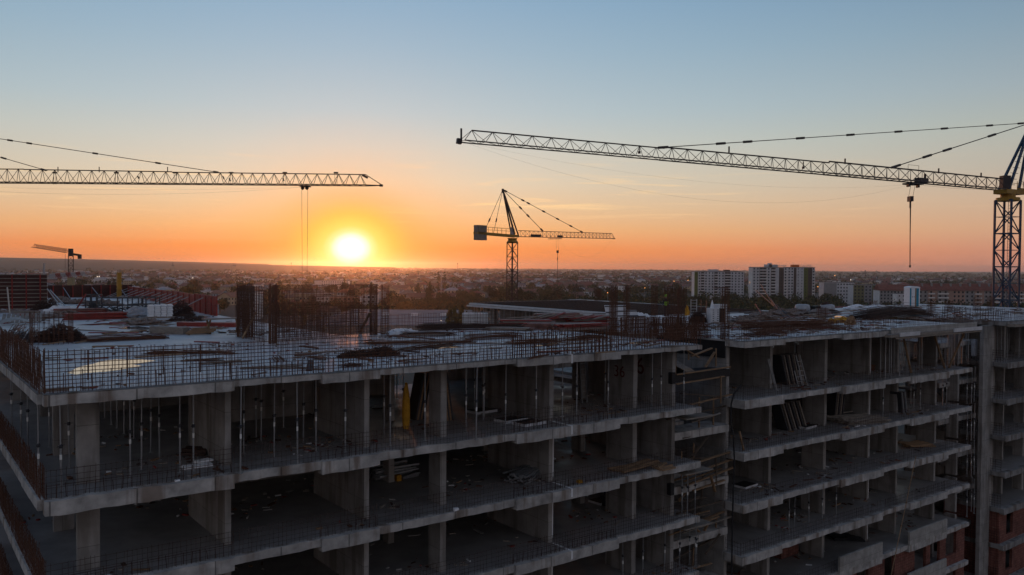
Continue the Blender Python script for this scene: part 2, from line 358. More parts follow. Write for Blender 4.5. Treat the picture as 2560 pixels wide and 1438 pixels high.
RWALL = [(34.0, 34.25, 1.25, 9.5), rw(1923, 2.0, 8.5, .25), rw(2170, 2.2, 6.5, .3), rw(2242, 1.8, 5.0, .22)]
for k in range(6):
    for c in LCOL: colm(LB, *c, k)
    for c in LWALL: colm(LB, *c, k, 'shear_or_light_block_wall')
    for c in RCOL: colm(RB, *c, k)
    for c in RWALL: colm(RB, *c, k, 'shear_or_light_block_wall')
    for c in [(40, 45, 10.5, 10.7), (47, 52, 9.6, 9.8), (54, 59, 10.2, 10.4), (34.0, 38, 9.6, 9.8)]: colm(RB, *c, k, 'shear_or_light_block_wall')
    for du in (1.6, 7.5, 14): colm(FB, FBu + du, FBu + du + .3, 1.6, 2.4, k)
    for du, v in ((4.5, 2), (11, 2)): colm(FB, FBu + du, FBu + du + .22, v, 6.8, k, 'shear_or_light_block_wall')
    colm(FB, FBu + 1, FBu + 20, 8.4, 8.6, k, 'shear_or_light_block_wall')
    colm(LB, 1.5, 15, 22 + .1, 22.3, k, 'shear_or_light_block_wall') if k < 2 else None  # added wall, closes the left wing to light from behind
    for a_, b_ in (((2, 13),) if k == 0 else ((2, 29.8),)): colm(LB, a_, b_, 16.0, 16.2, k, 'shear_or_light_block_wall')  # added back wall, keeps the low sun out of the storeys
    if k == 0: colm(LB, 24.4, 29.8, 15.9, 16.1, k, 'shear_or_light_block_wall')  # added back wall, blocks sun at the right end of the top storey
    colm(RB, 35, 60, 14.5, 14.7, k, 'shear_or_light_block_wall')  # added back wall, blocks light coming through the right block
    colm(WB, 50.4, 50.6, 20, 45.2, k, 'shear_or_light_block_wall'); colm(WB, 50.6, 56, 45.2, 45.4, k, 'shear_or_light_block_wall')  # added walls that darken the storeys below the rear deck
    for v in (22, 30, 38): colm(LB, 3.0, 3.3, v - 3, v - 2, k)
    for u, v in ((48, 21), (48, 28), (48, 35), (48, 43)): colm(WB, u, u + .3, v, v + .8, k)
# pale pour and sealing marks on three wall ends
mb = M()
for k in range(1, 6):
    mb.box(21.43, 21.49, 1.395, 1.405, FL[k + 1] + .2, FL[k] - .25)
bp(mb, 'sealant_strip', white_band, LB)
mb = M(); u0 = RWALL[2][0]
for k in range(0, 6): mb.box(u0 + .2, u0 + .26, 2.19, 2.205, FL[k + 1] + .1, FL[k] - .25)
bp(mb, 'sealant_strip', white_band, RB)
for k in range(0, 6):                                      # expansion-joint strip over each slab edge
    mb = M(); u = ux(1428, -.14, FL[k]); mb.box(u, u + .09, -.155, -.14, FL[k] - .38, FL[k] + .02); mb.box(u - .02, u + .09, -.155, 1.2, FL[k] + .006, FL[k] + .03)
    bp(mb, 'joint_strip', white_band, LB)
# graffiti numbers on the walls behind the top storey
def text_mesh(txt, size, name, m, parent, M4, ext=.004):
    cu = bpy.data.curves.new(name, 'FONT'); cu.body = txt; cu.size = size; cu.extrude = ext; cu.align_x = 'CENTER'
    t = bpy.data.objects.new(name + '_curve', cu); C.objects.link(t); bpy.context.view_layer.update()
    me = bpy.data.meshes.new_from_object(t.evaluated_get(bpy.context.evaluated_depsgraph_get())); bpy.data.objects.remove(t)
    me.transform(M4); me.materials.clear(); me.materials.append(m); me.name = name
    o = bpy.data.objects.new(name, me); C.objects.link(o); o.parent = parent; return o
MX = Matrix(((0, 0, -1, 0), (-1, 0, 0, 0), (0, 1, 0, 0), (0, 0, 0, 1)))      # text in the v-z plane, read from -u
o = text_mesh('36', .85, 'graffiti_number', graff, LB, Matrix.Translation((27.09, 2.75, -1.75)) @ MX); o.location = (0, 0, -G)
o = text_mesh('36', 1.3, 'graffiti_number', graff, LB, Matrix.Translation((29.19, 3.6, -1.8)) @ MX); o.location = (0, 0, -G)
# rebar mats standing along the slab edges ---------------------------
def starters(mb, a, b, h, sv, w=.022, z=0):
    a = Vector((a[0], a[1], z)); b = Vector((b[0], b[1], z)); Ln = (b - a).length; n = int(Ln / sv)
    for i in range(n + 1):
        p = a.lerp(b, i / max(1, n)); mb.bar(p, p + Vector((random.uniform(-.04, .04), random.uniform(-.03, .03), h * random.uniform(.75, 1.15))), w)
mb = M(); mesh_wall(mb, (.05, .08), (5.8, .08), 1.32, .11, .13, .0105, double=True); starters(mb, (.3, .2), (5.8, .2), .62, .27)
for u in (1.25, 2.4, 3.5, 4.7): mb.bar((u, .05, .35), (u, .05, 1.3), .035)
bp(mb, 'rebar_mat', rebar, LB)
mb = M(); mesh_wall(mb, (5.8, .12), (18.1, .12), 1.3, .115, .13, .0105, double=True); starters(mb, (5.8, .25), (18, .25), .55, .2)
bp(mb, 'rebar_mat', rebar, LB)
mb = M(); mesh_wall(mb, (18.1, .08), (24.4, .08), 1.12, .12, .16, .016, double=True); starters(mb, (18.1, .2), (24, .2), 1.2, .24, .028); bp(mb, 'rebar_mat', rebar, LB)
mb = M(); mesh_wall(mb, (24.4, .1), (30.4, .1), .95, .12, .16, .014); starters(mb, (24.5, .2), (30.2, .2), .95, .2); bp(mb, 'rebar_mat', rebar, LB)
mb = M(); mesh_wall(mb, (.05, .2), (.05, 13), 1.32, .14, .16, .012, double=True); starters(mb, (0.1, .3), (.1, 13), 1.2, .3); bp(mb, 'rebar_mat', rebar, LB)
mb = M(); mesh_wall(mb, (.05, 13), (.05, 40), 1.3, .2, .16, .02); bp(mb, 'rebar_mat', rebar, LB)
mb = M(); mesh_wall(mb, (34.1, .12), (48, .12), .85, .16, .22, .014); mesh_wall(mb, (34.05, .3), (34.05, 7.5), .9, .14, .2, .016); bp(mb, 'rebar_mat', rebar, RB)
mb = M(); mesh_wall(mb, (48, .12), (61, .12), .8, .17, .25, .015); mesh_wall(mb, (62, .5), (FBu + 20, .5), .8, .2, .25, .018); bp(mb, 'rebar_mat', rebar, RB)
mb = M(); mesh_wall(mb, (18.8, 15.2), (30.4, 16.4), 1.1, .2, .2, .014); bp(mb, 'rebar_mat', rebar, LB)
mb = M(); mesh_wall(mb, (17.1, 17), (17.3, 34), 1.3, .2, .2, .016); bp(mb, 'rebar_mat', rebar, LB)
for k in range(1, 6):
    z = FL[k]
    for u0, u1, d in LSEG:
        mb = M(); mesh_wall(mb, (u0 + .05, .1), (u1, .1), .92 + random.uniform(-.05, .05), .155, .17, .011, z); 
        if d: starters(mb, (u0 + .1, .2), (u1, .2), .42, .26, .02, z); mb.bar((u0 + .1, .2, z + .4), (u1, .2, z + .38), .018)
        bp(mb, 'rebar_mat', rebar_dark, LB)
    mb = M(); mesh_wall(mb, (.05, .2), (.05, 16), 1.0, .13, .15, .014, z, double=True); bp(mb, 'rebar_mat', rebar, LB)
    mb = M(); mesh_wall(mb, (31.9, .5), (30.45, 3.2), .9, .16, .18, .011, z) if 0 else None
    for u0, u1, d in RSEG:
        if k == 5 and u0 > 43: continue
        mb = M(); mesh_wall(mb, (u0 + .05, .1), (u1, .1), .75, .17, .19, .011, z); bp(mb, 'rebar_mat', rebar_dark, RB)
    mb = M(); mesh_wall(mb, (34.0, .1), (34.0, 1.2), .75, .17, .19, .011, z); bp(mb, 'rebar_mat', rebar_dark, RB)
    if k < 4: mb = M(); mesh_wall(mb, (FBu + .1, .1), (FBu + 12, .1), .75, .2, .2, .012, z); bp(mb, 'rebar_mat', rebar_dark, FB)
# brick infill, parapets, lower right --------------------------------
def brickwall(root, u0, u1, v, z0, z1, holes, name='brick_wall', t=.2):
    mb = M(); x = u0
    for h0, h1, s0, s1 in holes + [(u1, u1, 0, 0)]:
        if h0 > x: mb.box(x, h0, v, v + t, z0, z1)
        if h1 > h0:
            if s0 > 0: mb.box(h0, h1, v, v + t, z0, z0 + s0)
            if s1 < z1 - z0: mb.box(h0, h1, v, v + t, z0 + s1, z1)
        x = h1
    return bp(mb, name, brick, root)
for k in (5, 6):
    z0 = FL[k + 1] if k + 1 < len(FL) else FL[k] - 2.9; z1 = FL[k] - .46
    brickwall(RB, 44.5, 61, .3, z0, z1, [(46.2, 47.6, .0, 2.3), (49.6, 50.9, 0, 2.4), (53.6, 55.2, .0, 2.3), (55.8, 57.2, .0, 2.3), (58.1, 59.7, .75, 2.35)])
    brickwall(FB, FBu + .1, FBu + 14, .3, z0, z1 + .1, [(FBu + 1.4, FBu + 2.6, .5, 2.3), (FBu + 5.5, FBu + 7, .5, 2.3)])
    mb = M(); mb.box(FBu + .0, FBu + .2, .5, 4.6, z0, z1 + .1); bp(mb, 'brick_wall', brick, FB)
for k, segs in ((5, [(43.5, 48.5), (52, 57.3)]), (6, [(52, 57.3)])):
    for a, b in segs:
        mb = M(); mb.box(a, b, -.16, -.02, FL[k] + .008, FL[k] + .95); bp(mb, 'parapet', board, RB)
# stair bay between the two near blocks -------------------------------
for k in range(0, 6):
    zf = FL[k]; zn = FL[k + 1]; zmid = (zf + zn) / 2
    mb = M(); mb.box(29.45, 34.0, 1.0, 1.25, zmid - .42, zmid - .02) if k else mb.box(29.45, 34.0, 1.0, 1.2, zmid - .4, zmid)
    mb.box(29.45, 34.0, 1.25, 2.5, zmid - .2, zmid - .02)
    if k == 0:
        o = bp(mb, 'landing', ply_dark, RB)
    else: bp(mb, 'landing', conc, RB)
    mb = M()
    for i in range(9):                                       # a flight of steps up from the landing to the next floor
        v0 = 2.5 + i * .28; zz_ = zmid + i * (zf - zmid) / 9
        mb.hexa([(30.5, v0, zz_ - .22), (31.9, v0, zz_ - .22), (31.9, v0 + .28, zz_ - .06), (30.5, v0 + .28, zz_ - .06), (30.5, v0, zz_ + .16), (31.9, v0, zz_ + .16), (31.9, v0 + .28, zz_ + .16), (30.5, v0 + .28, zz_ + .16)])
    bp(mb, 'stair_flight', conc, RB)
    mb = M(); mb.box(29.45, 34.0, 5.2, 8, zn - .2, zn); bp(mb, 'landing', conc, RB)
    mb = M(); mb.box(29.45, 34.0, 8.0, 8.2, zn, zf - .2); bp(mb, 'shear_or_light_block_wall', conc_wall, RB)
    mb = M(); mb.box(61, ux(2455, 2), 2.4, 2.6, zmid - .35, zmid); mb.box(61, ux(2455, 2), 2.6, 6, zmid - .15, zmid); bp(mb, 'landing', conc, RB)
mb = M(); u1 = ux(2458, 1.0); mb.box(u1, ux(2484, 1.0), 1.0, 1.3, G, -.35)
bp(mb, 'pillar', conc_wall, FB)
mb = M()
for x in (.25, .5): mb.box(u1 + x, u1 + x + .02, .985, 1.0, G, -.4)
for i in range(12): mb.box(u1 - .01, u1 + .9, .975, 1.0, -1.3 - i * 2.9 / 1, -1.24 - i * 2.9)
bp(mb, 'pour_joint', conc_wall, FB)
mb = M(); mb.box(28.9, 29.18, .7, .95, -2.05, -1.45); bp(mb, 'shutter_end', ply_dark, LB); mb = M(); mb.box(28.9, 29.18, .7, .95, -7.9, -7.3); bp(mb, 'shutter_end', ply_dark, LB)
mb = M(); mb.hexa([(30.2, 1.2, -1.4), (30.9, 1.2, -1.4), (32.4, 1.2, -2.1), (31.6, 1.2, -2.1), (30.2, 2.4, -1.0), (30.9, 2.4, -1.0), (32.4, 2.4, -1.9), (31.6, 2.4, -1.9)]); bp(mb, 'stair_formwork', wood_grey, RB)
# top-storey black shutter board and boards in the stair gap
def thing_box(name, label, cat, m, dims, P, rz=TH, rot=None, group=None, auto=None):
    mb = M(); x, y, z = dims; mb.box(-x / 2, x / 2, -y / 2, y / 2, 0, z); o = mb.build(name, m)
    place(o, P, rz)
    if rot: o.rotation_euler = (rot[0], rot[1], rz)
    return tag(o, label, cat, group, auto=auto)
def plank(P, Q, w=.14, t=.05, m=wood, base='loose timber plank', band='', zs='roof', name='timber_plank', group=None):
    P = Vector(P); Q = Vector(Q); mid = (P + Q) / 2; mb = M(); mb.bar(P - mid, Q - mid, w, t); o = mb.build(name, m); o.location = mid
    return tag(o, None, name.split('_')[-1], group, auto=(base, band, zs))
o = thing_box('shutter_board', 'black plywood shutter board across the top of the stair gap', 'board', ply_dark, (5.2, .05, .95), W(33.93, 3.9, -1.05), TH + math.pi / 2)
for k in range(1, 6):
    pass
SG = 'boards left in the stair gap'
for k, lst in {0: [((31.2, 1.6, -1.0), (31.2, 1.6, 0.0)), ((31.3, 1.5, -.8), (33.0, 1.5, -.45)), ((30.6, 1.5, -.3), (31.9, 1.5, -.9)), ((29.6, 1.1, -.05), (29.6, 1.1, -1.6)), ((29.5, .95, -1.62), (33.9, .95, -1.5)), ((29.5, .95, -2.12), (33.4, .95, -2.0)), ((32.6, 1.6, -1.5), (33.4, 1.6, -.7)), ((33.5, 1.6, -1.5), (33.5, 1.6, -.5))],
               2: [((30.5, .9, -6.55), (34.4, .9, -6.25)), ((30.3, .9, -7.1), (34.4, .9, -6.7)), ((30.3, .85, -7.6), (34.3, .9, -7.2)), ((30.9, .9, -8.0), (33.5, .9, -7.8)), ((32.2, .8, -7.3), (32.6, .8, -8.3)), ((31.6, 1.5, -5.6), (31.6, 1.5, -6.9))],
               1: [((30.6, .9, -3.3), (34.0, .9, -3.05)), ((33.1, 1.4, -4.9), (33.1, 1.4, -3.2)), ((31.9, 1.4, -4.9), (31.9, 1.4, -3.1))],
               3: [((30.6, 1.3, -10.05), (34.0, 1.3, -9.75)), ((31.4, 1.3, -10.1), (32.2, 1.3, -10.75)), ((32.2, 1.3, -10.7), (32.9, 1.3, -9.9)), ((33.3, 1.3, -10.8), (33.4, 1.3, -9.8))],
               4: [((30.6, 1.0, -14.4), (34.0, 1.0, -14.2)), ((32.4, 1.0, -15.6), (32.4, 1.0, -14.3))]}.items():
    for a, b in lst:
        plank(W(*a), W(*b), .16, .06, wood, 'raw timber board', ['by the top stair landing', 'by the second stair landing', 'by the third stair landing', 'by the fourth stair landing', 'by the lowest stair landing'][k], 'stair', 'timber_board', SG)
rj = random.Random(3)
for k in range(1, 6):
    z0 = FL[k]; bandk = ['by the top stair landing', 'by the second stair landing', 'by the third stair landing', 'by the fourth stair landing', 'by the lowest stair landing'][k - 1]
    for i in range(9 if k in (2, 3) else 5):
        zc = z0 - rj.uniform(-1.2, 1.3); v = rj.uniform(.6, 1.4)
        if rj.random() < .6: a, b = (29.5 + rj.uniform(-.6, 1.2), v, zc), (33.0 + rj.uniform(-1.6, 1.4), v + rj.uniform(-.3, .5), zc + rj.uniform(-.45, .55))
        elif rj.random() < .5: x = rj.uniform(29.7, 33.6); a, b = (x, v, zc - .7), (x + rj.uniform(-.2, .2), v, zc + .8)
        else: x = rj.uniform(29.8, 32.4); a, b = (x, v, zc - .4), (x + 1.2, v, zc + .5)
        plank(W(*a), W(*b), .13, .05, rj.choice([wood_grey, wood_dark, wood]), 'slung scaffold board', bandk, 'stair', 'timber_board', SG)
    platform = M(); platform.box(29.4, 31.6, .1, .95, z0 - .62, z0 - .56)
    o = platform.build('work_platform', wood_grey); place(o, W(0, 0, 0), TH); tag(o, 'thin plywood work platform jutting into the stair gap, storey ' + ORDW[k] + ' down', 'platform')
# ================================================================== SHORING PROPS
def make_prop(h, name='shoring_prop', rich=True):
    e = empty(name, (0, 0, 0)); lo = h * random.uniform(.5, .58)
    mb = M(); mb.bar((0, 0, .01), (0, 0, lo), .062, n=6); mb.box(-.07, .07, -.07, .07, 0, .01); mb.build('outer_tube', steel, e)
    mb = M(); mb.bar((0, 0, lo), (0, 0, h - .02), .045, n=6); mb.box(-.06, .06, -.06, .06, h - .02, h); mb.build('inner_tube', steel, e)
    if rich:
        mb = M(); mb.lathe(0, 0, [(.05, lo - .06), (.06, lo - .03), (.06, lo + .03), (.04, lo + .06)], 8); mb.bar((-.14, 0, lo), (.14, 0, lo + .02), .018); mb.build('collar_nut', steel_dark, e)
        mb = M(); mb.bar((0, 0, lo - .42), (0, 0, lo - .26), .074, n=6); mb.build('maker_sticker', sticker, e)
    return e
PG = 'steel shoring props under the slabs'
P1 = [make_prop(3.07) for _ in range(3)]; P2 = [make_prop(2.69) for _ in range(2)]; P3 = [make_prop(2.95, rich=False) for _ in range(2)]
usedP = set()
def prop(u, v, k, band, protos, tilt=True, base='grey steel shoring prop'):
    p = random.choice(protos)
    o = copy_tree(p) if p in usedP else p
    usedP.add(p); o.location = W(u, v, FL[k]); o.rotation_euler = (random.uniform(-.012, .012), random.uniform(-.012, .012), random.uniform(0, 3))
    tag(o, None, 'prop', PG, auto=(base, band, 'storey')); return o
top = 'top storey'
for px, py in [(154, 1244), (174, 1171), (124, 1117), (377, 1131), (399, 1149), (601, 1184), (653, 1101), (685, 1144), (744, 1160), (790, 1130), (205, 1100), (248, 1060), (278, 1062), (293, 1070), (310, 1084), (335, 1096), (262, 1046),
               (30, 1080), (52, 1110), (70, 1130), (1165, 1058), (1190, 1100), (1210, 1045), (1225, 1010), (960, 1085), (1118, 1040), (1075, 1000), (1440, 985), (1455, 995), (1495, 960), (1512, 1010), (1008, 1060)]:
    u, v = at(px, py, FL[1]); prop(u, v, 1, top, P1)
for px, v in [(326, 1.2), (354, 2.4), (450, 1.3), (484, 1.2), (863, .9), (975, .9), (1062, 1.0), (1165, 1.4), (1263, .9), (1340, .9), (1405, 1.2), (1441, .8), (1519, 1.0), (1629, .8), (1652, 1.1), (1709, .5), (98, .7)]:
    prop(ux(px, v), v, 1, top, P1)
for u, v in [(7.2, 3), (8.6, 5.5), (9.8, 3.4), (10.4, 7), (12.6, 3.2), (13.4, 5.4), (14.2, 8.2), (16.6, 4.2), (17.6, 7), (18.8, 3.4), (19.8, 5.6), (22.6, 3.2), (23.8, 5.8), (25.2, 4), (25.8, 7.2), (28.2, 4.4), (16.2, 10.5), (18.6, 11.4), (20.4, 9.6)]: prop(u, v, 1, top + ' deeper in', P1)
for px, v in [(1705, .6), (1718, .5), (1737, .5)]: prop(ux(px, v, FL[3]), v, 3, 'two storeys down', P2)
for px, v in [(1698, .5), (1724, .9), (1738, .6), (1741, .4)]: prop(ux(px, v, FL[4]), v, 4, 'three storeys down', P2)
for px, v in [(1972, .8), (1986, .8), (2022, 1), (2055, 1), (2090, 1.2)]: prop(ux(px, v, FL[4]), v, 4, 'lower storey', P2)
for px, v in [(1557, .9), (1607, .8), (1661, .8)]: prop(ux(px, v, FL[4]), v, 4, 'bottom edge', P2)
for px, v in [(2284, 1.5), (2300, 1.6), (2357, 1.5), (2366, 1.8), (2207, .8), (2277, 3)]: prop(ux(px, v, FL[2]), v, 2, 'one storey down', P2)
for i in range(52):
    px = 2200 + 225 * (i + random.uniform(-.3, .3)) / 52; v = random.uniform(.6, 6.5)
    prop(ux(px, v), v, 1, 'dense rows', P3)
for i in range(18):
    px = 2492 + 66 * (i + random.uniform(-.3, .3)) / 18; v = random.uniform(.8, 6)
    prop(ux(px, v), v, 1, 'right edge', P3)
for k in (2, 3, 4, 5):
    for px in (2417, 2428, 2435):
        v = random.uniform(.6, 1.2); prop(ux(px, v, FL[k]), v, k, ['', '', 'second', 'third', 'fourth', 'fifth'][k] + ' storey', P2)
for i in range(44):                                        # front row under rear deck
    a = i / 43; u = 47.05; v = 45.5 - 26 * a; prop(u, v, 1, 'under rear deck', P3)
for i in range(30): prop(random.uniform(47.8, 49.8), 45 - 25 * i / 29, 1, 'under rear deck, inner row', P3)
for i in range(14):
    prop(48 + i * .9, 46.3, 1, 'far side of rear deck', P3)
# formwork rims ------------------------------------------------------
mb = M(); mb.box(46.98, 47.18, 19.5, 46.4, -.14, .04); mb.bar((46.75, 19.5, -.25), (46.75, 46.4, -.25), .16)
o = bp(mb, 'deck_rim', white_form, WB)
mb = M(); mb.box(47.2, 64, 46.1, 46.5, -.2, .09); o = bp(mb, 'deck_rim', wood_grey, WB)
mb = M()
for i in range(90): mb.bar((47.4, 19.8 + i * .29, .06), (62, 19.8 + i * .31 + random.uniform(-.2, .2), .07), .05)
for i in range(30): mb.bar((47.6 + i * .5, 19.8, .1), (47.6 + i * .5, 45.6, .1), .05)
bp(mb, 'deck_reinforcement', rebar_dark, WB)
mb = M(); mb.box(ux(2225, -.5, -.4), 61.2, -.55, .22, -.42, -.24); mb.bar((49, -.45, -.5), (61.2, -.45, -.5), .14, .1); bp(mb, 'edge_formwork', wood_grey, RB)
mb = M()
for a, b in ((2250, 2300), (2385, 2455)): mb.box(ux(a, -.6, -.3), ux(b, -.6, -.3), -.62, -.56, -.4, -.14)
bp(mb, 'edge_formwork', white_form, RB)
mb = M(); mb.box(ux(2225, -.1, 0), 61.2, -.2, -.15, -.24, .16); bp(mb, 'edge_formwork', board, RB)
mb = M(); mb.box(FBu - .3, FBu + 18, -.7, -.15, -.4, -.16); bp(mb, 'edge_formwork', wood_grey, FB)
# long raking timbers in the propped storey
for k, (a, b, y0, y1) in enumerate([(2257, 2278, 838, 900), (2333, 2362, 832, 905), (2415, 2372, 828, 908)]):
    plank(W(ux(a, .5, -.5), .5, -.4), W(ux(b, .5, -2.8), .5, -3.15), .12, .08, wood, 'tall raking timber brace', 'across the dense props', 'storey', 'timber_brace', 'raking braces')
# ================================================================== REBAR CAGES ON THE ROOF
CG = 'standing rebar cages on the roof slab'
def cage(name, label, u, v, du, dv, h, sv=.1, sh_=.15, wv=.022, m=rebar, group=CG, hat=0, z=0.0, auto=None):
    mb = M(); nu = max(1, round(du / sv)); nv = max(1, round(dv / sv))
    pts = [(du * i / nu, 0) for i in range(nu + 1)] + [(du, dv * i / nv) for i in range(1, nv + 1)] + [(du * i / nu, dv) for i in range(nu)] + [(0, dv * i / nv) for i in range(1, nv)]
    for x, y in pts: mb.bar((x, y, 0), (x + random.uniform(-.015, .015), y, h + random.uniform(-.05, .08)), wv)
    for j in range(int(h / sh_)):
        zz_ = .05 + j * sh_
        for a, b in (((0, 0), (du, 0)), ((du, 0), (du, dv)), ((du, dv), (0, dv)), ((0, dv), (0, 0))): mb.bar((*a, zz_), (*b, zz_), .014)
    if hat: mb.bar((-hat, 0, h), (du, 0, h + .02), .04); mb.bar((-hat, dv, h), (du, dv, h + .02), .03)
    o = mb.build(name, m); place(o, W(u, v, z), TH); return tag(o, label, 'rebar cage', group, auto=auto)
def hw(px, py0, py1): u, v = at(px, py0); k = proj(W(u, v))[2]; return u, v, (py0 - py1) * k / FPX
u, v, h = hw(600, 843, 712); cage('rebar_cage', 'dense rust column cage at the left end of the core, below the white apartment roof', u - .05, v, .34, .34, h, .075, .12, .02)
u, v, h = hw(645, 850, 713); cage('rebar_cage', 'slim rust column cage just right of the leaning timber', u, v + 1.6, .3, .3, h, .07, .12)
u, v, h = hw(682, 860, 712); cage('rebar_cage', 'darkest tall rust cage, nearest corner of the core reinforcement', u - .1, v, .32, .3, h, .065, .11, .024)
u, v, h = hw(930, 838, 713); cage('rebar_cage', 'dense rust column cage at the right end of the core reinforcement', u, v, .34, .3, h, .07, .11, .024, hat=.9)
u, v, h = hw(952, 842, 714); cage('rebar_cage', 'open ladder-like rust cage right beside the dense end column cage', u, v - .2, .42, .2, h, .1, .14, .018)
def wallcage(label, a, b, h, sv, sh_, w=.016, dbl=True):
    mb = M(); A = W(*a); mesh_wall(mb, (0, 0), (b[0] - a[0], b[1] - a[1]), h, sv, sh_, w, double=dbl)
    o = mb.build('rebar_wall_cage', rebar); place(o, A, TH); return tag(o, label, 'rebar cage', CG)
wallcage('wide see-through rebar wall of the core facing the camera', (12.2, 12.8), (18.3, 14.3), 2.95, .1, .12, .015)
wallcage('see-through rebar wall closing the left side of the core', (11.9, 13.1), (11.8, 17.2), 2.9, .14, .16, .012)
wallcage('rear rebar wall of the core, seen through the front one', (12.0, 17.3), (17.0, 17.5), 2.6, .15, .18, .013, False)
wallcage('low rebar wall with its top just above knee height inside the core', (13.2, 15.2), (18.8, 15.4), 1.9, .12, .15, .014)
u, v, h = hw(1531, 838, 714); cage('rebar_cage', 'leftmost dense rust column cage right of the red plank pile', u, v, .4, .3, h, .085, .12, .022)
u, v, h = hw(1565, 834, 714); cage('rebar_cage', 'see-through rust cage second from left beside the white sacks', u, v, .3, .25, h, .1, .13)
u, v, h = hw(1634, 840, 714); cage('rebar_cage', 'narrow see-through cage left of the hi-vis worker', u, v, .3, .2, h, .1, .15)
u, v, h = hw(1668, 848, 714); cage('rebar_cage', 'see-through rust cage in front of the hi-vis worker', u, v, .35, .25, h, .1, .14)
u, v, h = hw(1685, 850, 722); cage('rebar_cage', 'wider dark rust cage right of the worker, low dense base', u, v, .4, .25, h, .09, .13, .018)
u, v, h = hw(1704, 845, 720); cage('rebar_cage', 'ladder-like rust cage at the right end of the middle cage group', u, v, .35, .35, h, .12, .15)
u, v, h = hw(1811, 850, 720); cage('rebar_cage', 'lone tall rust cage with a top arm beside the stair gap', u, v, .42, .3, h, .12, .14, .022, hat=.7)
mb = M(); mesh_wall(mb, (0, 0), (4.6, -2.2), 1.2, .09, .12, .018, double=True); mesh_wall(mb, (0, 1.2), (3.8, -1.2), 1.1, .09, .12, .018)
o = mb.build('rebar_wall_cage', rebar); place(o, W(29.6, 5.2), TH); tag(o, 'low dense rust wall cage in front of the middle cage group', 'rebar cage', CG)
mb = M(); mesh_wall(mb, (0, 0), (3.6, 0), .85, .13, .16, .02, double=True); o = mb.build('rebar_wall_cage', rebar); place(o, W(30.4, 2.4), TH); tag(o, 'low open rebar mesh above the stair gap shutter board', 'rebar cage', CG)
u, v = at(82, 864); cage('rebar_cage', 'low square fence of rebar around the brown coil heap by the left edge', u, v - .1, 1.75, 1.2, 1.55, .22, .25, .02)
for px, py, hh in [(2050, 798, .9), (2180, 770, .7), (2325, 782, 1.1), (2370, 778, 1.0), (2440, 776, 1.3), (2475, 774, 1.3), (1490, 742, 1.0), (1490, 752, 1.2)]:
    u, v = at(px, py); cage('rebar_cage', None, u, v, 1.0, .3, hh, .16, .3, .022, auto=('short rust starter cage', 'on the far slab', 'roof'))
# ================================================================== ROOF CLUTTER
def bundle(label, a, b, r, n=60, m=rebar_dark, name='rebar_bundle', z=0.0, spread=.3, curl=0, cat='rebar bundle', auto=None):
    A = W(a[0], a[1], z); B = W(b[0], b[1], z); mid = (A + B) / 2; d = (B - A).normalized(); s = Vector((-d.y, d.x, 0)); mb = M()
    for i in range(n):
        x = random.gauss(0, r * .5); x = max(-r, min(r, x)); hgt = abs(random.gauss(0, r * .28)) * (1 - (x / r) ** 2 * .7) + .02
        sa = random.uniform(-spread, spread); sb = random.uniform(-spread, spread)
        p = A - mid + d * sa + s * x + Vector((0, 0, hgt)); q = B - mid + d * sb + s * (x + random.uniform(-.15, .15) * r) + Vector((0, 0, hgt * random.uniform(.6, 1.1)))
        k = (p + q) / 2 + s * random.uniform(-.1, .1) * r + Vector((0, 0, random.uniform(0, .12) * r + curl))
        mb.line([p, k, q], .022)
    o = mb.build(name, m); o.location = mid; return tag(o, label, cat, 'rebar bundles lying on the roof slab', auto=auto)
def heap(label, u, v, ru, rv, h, m, name='heap', z=0.0, n=9, cat='heap', rot=0, group=None, rough_=.25, auto=None):
    mb = M(); ring = 18; rows = []
    for j in range(n + 1):
        t = j / n; r = math.cos(t * math.pi / 2) ** .7; hh = math.sin(t * math.pi / 2) ** 1.2 * h
        rows.append([(ru * r * math.cos(i * 2 * math.pi / ring) * random.uniform(1 - rough_, 1 + rough_), rv * r * math.sin(i * 2 * math.pi / ring) * random.uniform(1 - rough_, 1 + rough_), max(0, hh * random.uniform(1 - rough_, 1 + rough_))) for i in range(ring)])
    k = 0
    for row in rows: mb.v += row
    for j in range(n):
        for i in range(ring): mb.f.append((j * ring + i, j * ring + (i + 1) % ring, (j + 1) * ring + (i + 1) % ring, (j + 1) * ring + i)); mb.mi.append(0)
    mb.f.append(tuple(n * ring + i for i in range(ring))); mb.mi.append(0)
    o = mb.build(name, m); place(o, W(u, v, z), TH + rot); return tag(o, label, cat, group, auto=auto)
def wirecoil(label, px, py, ru, rv, h, m=rebar_dark, n=900, auto=None):
    u, v = at(px, py); mb = M()
    for i in range(n):                                       # a tangle of stirrups and tie wire
        a = random.uniform(0, 6.28); r = math.sqrt(random.random()); x = ru * r * math.cos(a); y = rv * r * math.sin(a); z = random.random() * h * (1 - r * r) + .02
        d = Vector((random.gauss(0, 1), random.gauss(0, 1), random.gauss(0, .3))).normalized() * random.uniform(.1, .26)
        mb.bar((x - d.x, y - d.y, max(.01, z - d.z)), (x + d.x, y + d.y, max(.01, z + d.z)), .022)
    o = mb.build('rebar_offcut_heap', m); place(o, W(u, v), TH); return tag(o, label, 'heap', None, auto=auto)
wirecoil('dark brown heap of bent rebar nearest the left corner, inside the low rebar fence', 150, 852, 1.2, 1.2, .9, n=1500)
bundle('long bundle of rust bars left of the low rebar fence', (1.3, 18.5), (2.6, 26), 1.0, 90, rebar, curl=.1)
bundle('thin fan of rust bars tapering right from the low rebar fence', (4.3, 18.2), (8.2, 18.4), .5, 50, rebar)
wirecoil('dark rounded heap of ties in front of the big dark shutter wall', 115, 780, 1.2, 1.0, 1.1)
wirecoil('brown rounded heap right of the white wrapped sack pallet', 455, 790, .95, .8, 1.25)
